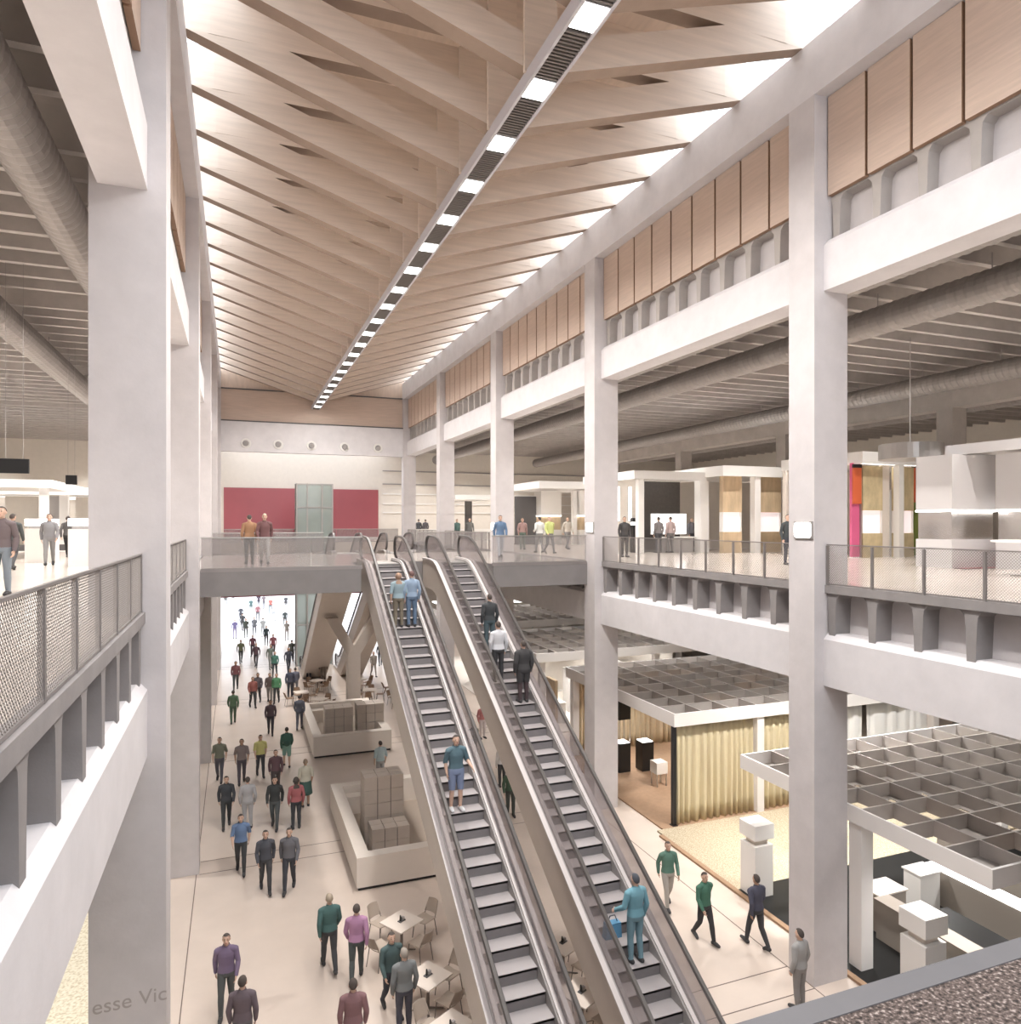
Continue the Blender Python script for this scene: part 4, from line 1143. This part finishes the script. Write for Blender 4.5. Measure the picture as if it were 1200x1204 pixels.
for ps in POSES:
    full, low, bones = build_pose(ps)
    c, lab = classify(full, bones)
    for m_ in (SKIN[0], EYEM, LIP): full.materials.append(m_)
    mi = np.zeros(len(full.polygons), int)
    for s in (-1, 1):
        e = np.linalg.norm(c - np.array([s * .032, -.090, 1.655]), axis=1); mi[(e < .0105) & (lab == 2)] = 1
        e = np.linalg.norm((c - np.array([s * .034, -.092, 1.682])) * np.array([.6, 1, 2.2]), axis=1); mi[(e < .0105) & (lab == 2)] = 1
    e = np.linalg.norm((c - np.array([0, -.095, 1.588])) * np.array([.55, 1, 1.7]), axis=1); mi[(e < .015) & (lab == 2)] = 2
    full.polygons.foreach_set('material_index', mi.astype(np.int32))
    full.polygons.foreach_set('use_smooth', np.ones(len(full.polygons), bool))
    cl, ll = classify(low, bones)
    BASE[ps] = dict(full=full, c=c, lab=lab, low=low, cl=cl, ll=ll, cloth={}, lowm={})
def cloth_mesh(ps, kind):
    B = BASE[ps]
    if kind in B['cloth']: return B['cloth'][kind]
    me = B['full']; msk = region(B['c'], B['lab'], kind)
    nv = len(me.vertices); co = np.empty(nv * 3); me.vertices.foreach_get('co', co); co = co.reshape(-1, 3)
    no = np.empty(nv * 3); me.vertices.foreach_get('normal', no); no = no.reshape(-1, 3)
    idx = {}; v = []; fs = []
    for i in np.nonzero(msk)[0]:
        f = []
        for vi in me.polygons[int(i)].vertices:
            if vi not in idx:
                idx[vi] = len(v); p = co[vi] + no[vi] * OFF[kind]
                if kind[:4] == 'shoe': p[2] = max(p[2], .002)
                v.append(tuple(p))
            f.append(idx[vi])
        fs.append(f)
    m2 = bpy.data.meshes.new(kind); m2.from_pydata(v, [], fs)
    m2.polygons.foreach_set('use_smooth', np.ones(len(m2.polygons), bool))
    m2.materials.append(GREY)
    B['cloth'][kind] = m2; return m2
def low_mesh(ps, up, lo):
    B = BASE[ps]; key = (up, lo)
    if key in B['lowm']: return B['lowm'][key]
    me = B['low'].copy()
    mi = np.zeros(len(me.polygons), np.int32)
    for k, s in ((lo, 2), (up, 1), ('shoes', 3), ('hair_short', 4)): mi[region(B['cl'], B['ll'], k)] = s
    for m_ in (SKIN[0], GREY, GREY, BLACK, BLACK): me.materials.append(m_)
    me.polygons.foreach_set('material_index', mi)
    me.polygons.foreach_set('use_smooth', np.ones(len(me.polygons), bool))
    B['lowm'][key] = me; return me
def cm(c):  # haze put into the cloth colours: greyed and slightly lifted
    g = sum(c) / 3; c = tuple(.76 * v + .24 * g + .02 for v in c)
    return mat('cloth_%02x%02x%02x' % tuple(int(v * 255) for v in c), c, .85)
def set_mat(o, i, m):
    o.material_slots[i].link = 'OBJECT'; o.material_slots[i].material = m
SKIRT = None
USED = set()
def person(loc, rz, shirt, legs, label, pose=None, up='shirt_long', lo='trousers', hair=(.06, .04, .03), skin=0, detail=True, h=1.0, longhair=False, group='people in the hall', shoes=(.03, .028, .03)):
    global SKIRT
    assert label not in USED, label
    USED.add(label)
    pose = pose or random.choice(['walk_left', 'walk_right', 'walk_left', 'walk_right', 'stand'])
    B = BASE[pose]
    if not detail:
        o = bpy.data.objects.new('person', low_mesh(pose, up if up != 'coat' else 'shirt_long', lo if lo != 'skirt' else 'trousers')); COL.objects.link(o)
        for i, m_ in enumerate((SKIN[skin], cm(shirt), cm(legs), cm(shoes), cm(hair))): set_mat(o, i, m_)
    else:
        o = bpy.data.objects.new('person', B['full']); COL.objects.link(o); set_mat(o, 0, SKIN[skin])
        parts = [('hair', 'hair_long' if longhair else 'hair_short', hair), ('shirt' if up != 'coat' else 'coat', up, shirt), ('shoe', 'shoe_l', shoes), ('shoe', 'shoe_r', shoes)]
        if lo != 'skirt': parts.append((lo, lo, legs))
        for nm, kd, colr in parts:
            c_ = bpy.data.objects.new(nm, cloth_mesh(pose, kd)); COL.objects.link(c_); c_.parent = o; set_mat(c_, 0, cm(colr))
        if lo == 'skirt':
            if SKIRT is None:
                mb = MB(); rings = []
                for z, rx, ry in ((1.02, .175, .122), (.93, .20, .15), (.80, .215, .19), (.62, .235, .235), (.48, .25, .26), (.475, .23, .24), (.62, .21, .21)):
                    rings.append([Vector((rx * math.cos(2 * PI * k / 32) * (1 + .03 * math.sin(k * 3)), ry * math.sin(2 * PI * k / 32), z)) for k in range(32)])
                loft(mb, rings); SKIRT = mb.build('skirt', GREY, smooth=True)
                c_ = SKIRT
            else: c_ = SKIRT.copy(); COL.objects.link(c_)
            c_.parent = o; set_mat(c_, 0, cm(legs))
    o.location = loc; o.rotation_euler = (0, 0, rz); o.scale = (h, h, h)
    tag(o, label, 'person', group)
    return o

NAVY = (.025, .03, .05); BLK = (.018, .018, .02); JEAN = (.05, .06, .09); CHAR = (.05, .052, .058); GRY = (.25, .25, .26); PLUM = (.09, .05, .07); TEAL = (.03, .12, .11)
OLIVE = (.14, .15, .08); DRED = (.17, .04, .05); REDC = (.38, .06, .06); GRN = (.05, .20, .10); BLU = (.07, .15, .30); MAUV = (.22, .13, .15); PALE = (.50, .48, .46); YEL = (.60, .55, .10)
A_, T_ = PI, 0.0          # walking away / towards the camera
fl_ = [
 # px, py, facing, shirt, legs, label, extras
 (266, 1192, T_, (.16, .10, .20), (.06, .07, .07), 'person in purple jumper walking at lower left, near the column', dict(pose='walk_right')),
 (285, 1255, A_, (.12, .08, .10), (.12, .11, .12), 'person in dark mauve top cut off by the bottom edge, lower left', dict(pose='stand')),
 (387, 1141, A_, TEAL, (.04, .04, .045), 'person in dark green jumper seen from behind, left of the one in pink', dict(pose='walk_left', hair=(.35, .27, .18))),
 (419, 1153, A_, (.42, .17, .34), (.05, .065, .065), 'person in pink shirt seen from behind beside the cafe tables', dict(pose='walk_right')),
 (415, 1259, A_, (.24, .10, .11), (.22, .19, .20), 'person in dusty red top at the bottom edge below the one in pink', dict(pose='stand')),
 (460, 1190, T_, (.04, .09, .09), NAVY, 'person in dark teal top walking towards us by the cafe tables', dict(pose='walk_left')),
 (475, 1216, A_, (.16, .17, .17), (.05, .05, .075), 'person in grey top and navy trousers at the bottom edge by the tables', dict(pose='stand', hair=(.30, .25, .20))),
 (312, 1048, T_, (.05, .055, .075), (.035, .035, .04), 'person in navy shirt, left one of a pair walking together', dict(pose='walk_left')),
 (340, 1047, T_, (.12, .12, .14), (.03, .035, .05), 'person in grey shirt, right one of a pair walking together', dict(pose='walk_right')),
 (283, 1026, T_, (.09, .18, .36), (.03, .032, .035), 'person in mid-blue shirt and dark trousers walking alone', dict(pose='walk_left', up='shirt_short')),
 (266, 973, T_, (.03, .035, .045), (.025, .03, .032), 'person all in dark navy near the left columns', dict(pose='walk_right')),
 (291, 974, A_, (.38, .37, .38), (.36, .36, .37), 'person dressed all in light grey', dict(pose='stand')),
 (323, 974, T_, (.025, .03, .03), (.06, .075, .08), 'person in black long-sleeved top and grey trousers', dict(pose='walk_left')),
 (348, 974, A_, (.40, .08, .09), (.03, .035, .045), 'person in red top and slim dark trousers seen from behind', dict(pose='stand', longhair=True)),
 (359, 948, A_, (.55, .52, .40), (.03, .10, .08), 'person in cream top and dark green skirt', dict(pose='stand', lo='skirt', up='shirt_short', hair=(.30, .20, .12))),
 (324, 934, T_, (.14, .06, .075), (.07, .05, .05), 'person in maroon long-sleeved top', dict(pose='walk_right')),
 (306, 913, T_, (.62, .58, .14), (.05, .05, .06), 'person in bright yellow shirt', dict(pose='walk_left', up='shirt_short')),
 (284, 921, T_, (.24, .18, .17), (.07, .055, .075), 'person in mauve-grey shirt, second from the left columns', dict(pose='walk_right', up='shirt_short')),
 (258, 919, T_, (.20, .21, .14), (.09, .085, .11), 'person in olive shirt, closest to the left columns', dict(pose='walk_left', up='shirt_short')),
 (337, 902, A_, (.03, .12, .08), (.20, .42, .34), 'person with a green backpack and mint shorts', dict(pose='walk_left', lo='shorts')),
 (352, 858, A_, (.12, .14, .20), (.11, .12, .17), 'person in slate blue overalls beside the far counter island', dict(pose='walk_right')),
 (447, 921, A_, (.45, .62, .66), (.40, .40, .40), 'person in pale blue top behind the tall stack of display cubes', dict(pose='stand', up='shirt_short')),
 (318, 864, T_, (.10, .06, .08), (.04, .035, .05), 'person in plum jumper, alone in the middle of the aisle', dict(pose='walk_left')),
 (274, 851, A_, (.09, .19, .09), (.07, .14, .08), 'person dressed in green, near the left columns', dict(pose='walk_right')),
 (297, 832, T_, (.36, .09, .07), (.035, .035, .04), 'person in red shirt and black trousers, front one of two', dict(pose='walk_left')),
 (303, 827, T_, (.12, .10, .12), (.05, .05, .06), 'person in grey-plum jacket just behind the red shirt', dict(pose='walk_right')),
 (317, 826, T_, (.14, .09, .08), (.24, .22, .20), 'person in brown top and pale trousers, beside the one in bright green', dict(pose='walk_left')),
 (325, 827, T_, (.07, .32, .13), (.03, .035, .04), 'person in bright green shirt', dict(pose='walk_right')),
 (341, 820, T_, (.06, .07, .12), NAVY, 'person in navy jumper, left of a pair by the far counter', dict(pose='stand')),
 (347, 818, A_, (.16, .17, .24), (.20, .19, .21), 'person in grey-blue top, right of a pair by the far counter', dict(pose='walk_left')),
 (277, 811, T_, (.20, .05, .06), (.05, .06, .06), 'person in dark red jacket near the left columns', dict(pose='walk_right')),
 (323, 796, T_, (.04, .22, .16), (.03, .04, .05), 'person in sea green top ahead of the one in bright green', dict()),
 (318, 787, T_, (.16, .20, .17), (.22, .22, .20), 'person in grey-green top close to the one in sea green', dict()),
 (339, 791, T_, (.035, .04, .07), NAVY, 'person in dark navy suit on the right side of the aisle', dict()),
 (343, 779, A_, (.06, .07, .06), BLK, 'person in dark olive top behind the navy suit', dict()),
 (301, 785, T_, (.10, .04, .06), (.04, .03, .04), 'person in dark plum clothes, front of a cluster', dict()),
 (297, 772, T_, (.18, .05, .08), (.05, .04, .05), 'person in wine red top within a cluster', dict()),
 (321, 772, T_, (.34, .08, .11), (.12, .05, .06), 'person in raspberry red clothes farther up the aisle', dict()),
 (283, 780, T_, (.13, .14, .06), (.04, .045, .04), 'person in dark olive shirt on the pale floor by the left columns', dict()),
 (313, 759, T_, (.04, .08, .10), BLK, 'person in dark petrol clothes in mid aisle, far off', dict()),
 (289, 750, T_, (.05, .07, .05), (.06, .07, .06), 'person in blackish green at the left, far off', dict()),
 (285, 742, A_, (.04, .045, .05), BLK, 'person in black just behind the blackish green one, far off', dict()),
 (276, 751, T_, (.18, .16, .40), (.30, .28, .45), 'person in violet at the left edge of the bright floor', dict()),
 (299, 748, T_, (.14, .16, .18), (.10, .11, .13), 'person in grey-blue, left of the pale one, far off', dict()),
 (309, 749, A_, (.40, .46, .45), (.36, .40, .40), 'person in very pale mint, far off', dict()),
 (337, 753, T_, (.42, .42, .38), (.44, .44, .42), 'person in cream at the right edge of the bright floor', dict()),
 (335, 737, T_, (.03, .05, .05), BLK, 'person in black with open arms at the right, far off', dict()),
 (322, 730, T_, (.44, .46, .47), (.36, .40, .42), 'person in pale grey far up the aisle', dict()),
 (318, 721, T_, (.45, .11, .08), (.08, .12, .14), 'person in bright red top far up the aisle', dict()),
 (303, 730, T_, (.30, .10, .12), (.05, .05, .07), 'person in rose top and dark trousers far up the aisle', dict()),
 (283, 732, T_, (.05, .06, .08), NAVY, 'person in dark clothes at the left, near the forecourt', dict()),
 (295, 721, A_, (.05, .13, .13), (.05, .10, .11), 'person in teal clothes on the forecourt, left', dict()),
 (304, 715, T_, (.07, .04, .07), NAVY, 'person in dark purple on the forecourt', dict()),
 (310, 716, A_, (.16, .12, .14), (.12, .12, .14), 'person in grey-mauve on the forecourt', dict()),
 (336, 717, T_, (.05, .05, .06), BLK, 'person in black at the right of the forecourt', dict()),
 (274, 709, T_, (.10, .14, .15), (.08, .1, .1), 'person in dark grey at the far left of the forecourt', dict()),
 (265, 713, T_, (.12, .12, .11), (.10, .10, .10), 'person half hidden by the far left column', dict()),
 (434, 771, A_, (.05, .055, .06), BLK, 'person in dark clothes seen between the escalators and the forked support', dict()),
 (447, 783, A_, (.03, .035, .05), NAVY, 'person in navy close to the left escalator, under the bridge', dict()),
 (439, 796, T_, (.30, .26, .22), (.28, .24, .20), 'person in beige under the bridge, by the far cafe', dict()),
 (435, 743, T_, (.05, .06, .06), BLK, 'person in black far off under the bridge', dict()),
 (363, 801, A_, (.05, .07, .14), NAVY, 'person in navy at the far cafe tables', dict(pose='stand')),
 (380, 803, T_, (.22, .16, .12), (.20, .15, .12), 'person in brown at the far cafe tables', dict(pose='stand')),
 (556, 897, T_, (.10, .12, .09), (.14, .14, .12), 'person in grey-green between the two escalators, upper one', dict(pose='walk_left')),
 (590, 925, A_, (.62, .58, .54), (.03, .03, .03), 'person in white top and black trousers between the two escalators', dict(pose='stand')),
 (600, 960, T_, (.04, .10, .05), (.04, .05, .04), 'person in dark green between the two escalators, lower one', dict(pose='stand')),
 (567, 868, T_, (.55, .15, .14), (.60, .50, .48), 'person in red and white between the two escalators, far one', dict(pose='stand')),
 (828, 1107, T_, (.03, .17, .10), (.025, .025, .028), 'person in green top and black trousers by the beige carpet', dict(pose='walk_left')),
 (785, 1066, T_, (.07, .20, .14), (.40, .36, .31), 'person in green top and beige trousers right of the right escalator', dict(pose='walk_right')),
 (889, 1114, A_, (.05, .05, .09), (.03, .03, .035), 'person in dark blue top in front of the left totem', dict(pose='walk_left')),
 (940, 1186, A_, (.34, .33, .32), (.24, .22, .21), 'person in light grey in front of the big column base', dict(pose='stand')),
 (634, 905, T_, (.14, .13, .13), (.36, .32, .26), 'person in grey top seen through the glass of the right escalator', dict(pose='stand')),
]
for px, py, fc, sh, lg, lb, ex in fl_:
    p = at(px, py, 0)
    person((p.x, p.y, 0), fc + random.uniform(-.22, .22), sh, lg, lb, detail=py > 800, h=random.uniform(.97, 1.03), skin=random.choice((0, 0, 0, 1)), **ex)

# riders on the escalators
def rider(xc, px, py, dx, **kw):
    """stands on a step of the escalator at xc; (px,py) is where the feet are seen"""
    X = xc + dx; r = (px - 600) / F; Y = at_x(px, X)
    # walk along the incline for the height seen at py
    best = None
    for i in range(0, 400):
        y = YB + (YT - YB) * i / 400; z = zn(y); d = X * SN + y * CS; yy = 615 + F * (EYE - z) / d
        if best is None or abs(yy - py) < best[0]: best = (abs(yy - py), y)
    y = best[1]; k = round((y - (YB - .25)) / .40); yn = YB - .25 + k * .40
    return Vector((X, yn + .20, zn(yn) + .001))
person(rider(XA, 540, 962, -.12), T_, (.05, .13, .17), (.16, .22, .38), 'person in teal shirt and denim shorts riding down the left escalator', 'ride', 'shirt_short', 'shorts', group='people on the escalators', shoes=(.7, .7, .7), skin=0)
person(rider(XA, 473, 735, -.20), A_, (.24, .36, .42), (.20, .16, .10), 'person in pale blue top near the top of the left escalator, left of a pair', 'stand', 'shirt_short', 'trousers', group='people on the escalators', longhair=True, hair=(.35, .2, .12), h=.97)
person(rider(XA, 492, 737, .22), A_, (.22, .33, .48), (.09, .17, .29), 'person in denim jacket and jeans near the top of the left escalator', 'stand', group='people on the escalators', hair=(.16, .07, .06))
person(rider(XB, 597, 765, -.10), A_, (.03, .035, .04), (.05, .10, .12), 'person in black jacket and teal trousers high on the right escalator', 'stand', group='people on the escalators')
person(rider(XB, 600, 806, -.25), A_, (.60, .60, .63), (.03, .03, .035), 'person in white shirt and black trousers on the right escalator', 'stand', group='people on the escalators')
person(rider(XB, 625, 828, .22), A_, (.03, .028, .03), (.06, .03, .035), 'person in long black coat on the right escalator', 'stand', 'coat', 'trousers', group='people on the escalators')
pb = rider(XB, 742, 1128, .06)
person(pb, A_ + .1, (.10, .33, .42), (.13, .29, .36), 'person in turquoise clothes with a blue bag low on the right escalator', 'ride', group='people on the escalators', hair=(.04, .05, .07))
# the bag in that person's hand
t = thing('shoulder_bag', 'bright blue shoulder bag carried by the person in turquoise', 'bag', (pb.x - .37, pb.y + .26, pb.z + .43))
bx_, by_, bz_ = pb.x - .37, pb.y + .26, pb.z - .07
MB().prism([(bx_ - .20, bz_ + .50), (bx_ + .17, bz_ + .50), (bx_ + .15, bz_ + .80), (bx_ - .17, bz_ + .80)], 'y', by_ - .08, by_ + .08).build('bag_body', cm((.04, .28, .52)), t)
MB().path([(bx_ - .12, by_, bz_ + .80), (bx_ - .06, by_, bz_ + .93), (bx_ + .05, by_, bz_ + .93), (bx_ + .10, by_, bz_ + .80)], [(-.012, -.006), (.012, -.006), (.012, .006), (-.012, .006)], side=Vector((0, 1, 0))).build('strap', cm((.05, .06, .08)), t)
# green backpack
p = at(337, 902, 0); o_ = [o for o in bpy.data.objects if o.get('label') == 'person with a green backpack and mint shorts'][0]
t = thing('backpack', 'dark green backpack on the person in mint shorts', 'backpack', (p.x, p.y - .16, 1.2))
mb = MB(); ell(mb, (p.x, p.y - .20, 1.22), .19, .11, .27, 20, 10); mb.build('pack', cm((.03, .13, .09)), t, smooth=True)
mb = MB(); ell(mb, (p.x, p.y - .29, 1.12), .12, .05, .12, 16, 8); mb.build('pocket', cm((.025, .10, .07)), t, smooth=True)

# people on the bridge and the galleries
gl_ = [
 (293, 663, A_, (.36, .16, .05), (.06, .06, .055), 'person in orange-brown jacket on the bridge, left of a pair', dict(pose='stand')),
 (311, 664, T_, (.16, .05, .05), (.42, .40, .38), 'person in dark red jacket and pale trousers on the bridge', dict(pose='walk_left', hair=(.6, .52, .38))),
 (588, 656, T_, (.07, .16, .30), (.46, .50, .56), 'person in blue denim jacket and pale jeans on the bridge by the railing', dict(pose='walk_right')),
 (646, 651, T_, (.55, .62, .14), (.13, .14, .15), 'person in yellow-green vest on the right gallery behind the bridge', dict(pose='walk_left')),
 (634, 650, A_, (.66, .66, .64), (.20, .20, .20), 'person in white top beside the yellow-green vest', dict(pose='hold')),
 (667, 646, T_, (.50, .44, .36), (.18, .17, .17), 'person in cream top on the right gallery before the veneer tower', dict(pose='walk_right')),
 (614, 646, T_, (.36, .20, .18), (.10, .16, .12), 'person in dusty pink top in front of the dark grey wall', dict(pose='stand')),
 (492, 635, A_, (.06, .06, .07), BLK, 'person in black far back behind the right escalator, left of a pair', dict(pose='stand')),
 (500, 635, A_, (.08, .07, .08), BLK, 'person in charcoal far back behind the right escalator, right of a pair', dict(pose='stand')),
 (537, 640, T_, (.05, .14, .12), CHAR, 'person in green top far back on the right gallery', dict(pose='walk_left')),
 (552, 641, T_, (.12, .12, .11), CHAR, 'person in grey top far back on the right gallery', dict(pose='walk_right')),
 (734, 655, T_, (.04, .035, .035), BLK, 'person in black at the left end of the stand with the dark wall', dict(pose='stand')),
 (774, 650, A_, (.18, .16, .16), CHAR, 'person in grey before the dark stand wall, left of a pair', dict(pose='stand')),
 (788, 650, A_, (.42, .30, .28), (.12, .11, .11), 'person in pale pink before the dark stand wall, right of a pair', dict(pose='stand')),
 (813, 648, T_, (.16, .16, .18), CHAR, 'person in grey at the bar counter, left of a pair', dict(pose='stand')),
 (822, 648, T_, (.14, .18, .26), CHAR, 'person in slate blue at the bar counter, right of a pair', dict(pose='stand')),
 (926, 664, T_, (.03, .04, .045), NAVY, 'person in dark jacket partly hidden by the big right column', dict(pose='stand')),
 (2, 700, T_, (.13, .09, .095), (.17, .21, .25), 'person in plum shirt and jeans at the left edge of the photo', dict(pose='stand')),
 (15, 670, A_, (.05, .06, .06), (.05, .05, .055), 'person in dark clothes just behind the one at the left edge', dict(pose='walk_left')),
 (58, 665, T_, (.22, .21, .22), (.24, .23, .23), 'person in grey clothes in the middle of the left gallery', dict(pose='walk_right')),
 (80, 656, A_, (.10, .09, .09), BLK, 'person in black near the left column on the gallery', dict(pose='walk_left')),
]
for px, py, fc, sh, lg, lb, ex in gl_:
    p = at(px, py, MEZ)
    person((p.x, p.y, MEZ), fc + random.uniform(-.15, .15), sh, lg, lb, h=random.uniform(.98, 1.02), group='people on the galleries', **ex)
# ------------------------------------------------------------------ light
def area(name, loc, sx, sy, power, rot=(0, 0, 0), col=(1, .96, .92)):
    ld = bpy.data.lights.new(name, 'AREA'); ld.shape = 'RECTANGLE'; ld.size = sx; ld.size_y = sy
    ld.energy = power; ld.color = col
    o = bpy.data.objects.new(name, ld); COL.objects.link(o); o.location = loc; o.rotation_euler = rot
    return o
# lamps of the light strip
y = 10.87 - 2 * 2.17
while y < YEND - 4:
    area('strip_lamp', (XC, y, 19.03), .44, .60, 240); y += 2.17
# added fill lights at ceilings and floor plates; lamps under the stand canopies
def down(x, y, z, p, spread=110, r=.26):
    ld = bpy.data.lights.new('fill_and_canopy_light', 'AREA'); ld.shape = 'DISK'; ld.size = r; ld.energy = p; ld.spread = math.radians(spread); ld.color = (1, .965, .93)
    o = bpy.data.objects.new('fill_and_canopy_light', ld); COL.objects.link(o); o.location = (x, y, z)
for k in range(10):  # added ceiling fill, brightens the galleries
    y = 6.5 + 6.1 * k
    for x in (15.45, 20.5, 24.0, 36.0): down(x, y + .5, 16.9, 170, 104)
    for x in (-4.55, -10.3, -17.0): down(x, y + .5, 16.9, 230, 104)
for y in (8, 16, 24, 33, 43, 53): down(-5.5, y, 7.9, 150)  # added fill for the carpet under the left gallery
for (x0, x1, y0, y1) in ((13.5, 24.3, 9.5, 16.85), (14, 27, 20.9, 29.6), (14, 28, 33, 41), (14, 28, 44.5, 53.5)):
    for i in range(3):
        for j in range(2): down(x0 + (x1 - x0) * (i + .5) / 3, y0 + (y1 - y0) * (j + .5) / 2, 3.42, 70, 130)
for x in (15, 17.5, 20, 24): down(x, 18.4, 7.95, 150)  # added fill over the beige stand carpet and gold curtain
for x in (15, 19): down(x, 31.3, 7.95, 90)
for x in (16.5, 22.0):  # added fill falling on the canopy tops
    for y in (11, 15, 23, 27.5, 35, 39, 47, 51): down(x, y, 7.95, 55, 150)
w = bpy.data.worlds.new('sky'); SC.world = w; w.use_nodes = True
nt = w.node_tree; bg = nt.nodes['Background']
bg.inputs['Color'].default_value = (.90, .94, 1.0, 1); bg.inputs['Strength'].default_value = 3.0

# ------------------------------------------------------------------ camera and view
cd = bpy.data.cameras.new('camera'); cam = bpy.data.objects.new('camera', cd); COL.objects.link(cam)
cam.location = (0, 0, EYE); cam.rotation_euler = (PI / 2, 0, -TH)
cd.sensor_fit = 'HORIZONTAL'; cd.sensor_width = 36; cd.lens = F / 1200 * 36
cd.shift_y = 13 / 1200; cd.clip_end = 600; cd.clip_start = .05
SC.camera = cam
vs = SC.view_settings
vs.view_transform = 'Standard'; vs.look = 'None'; vs.gamma = 1; vs.use_curve_mapping = False; vs.exposure = .27
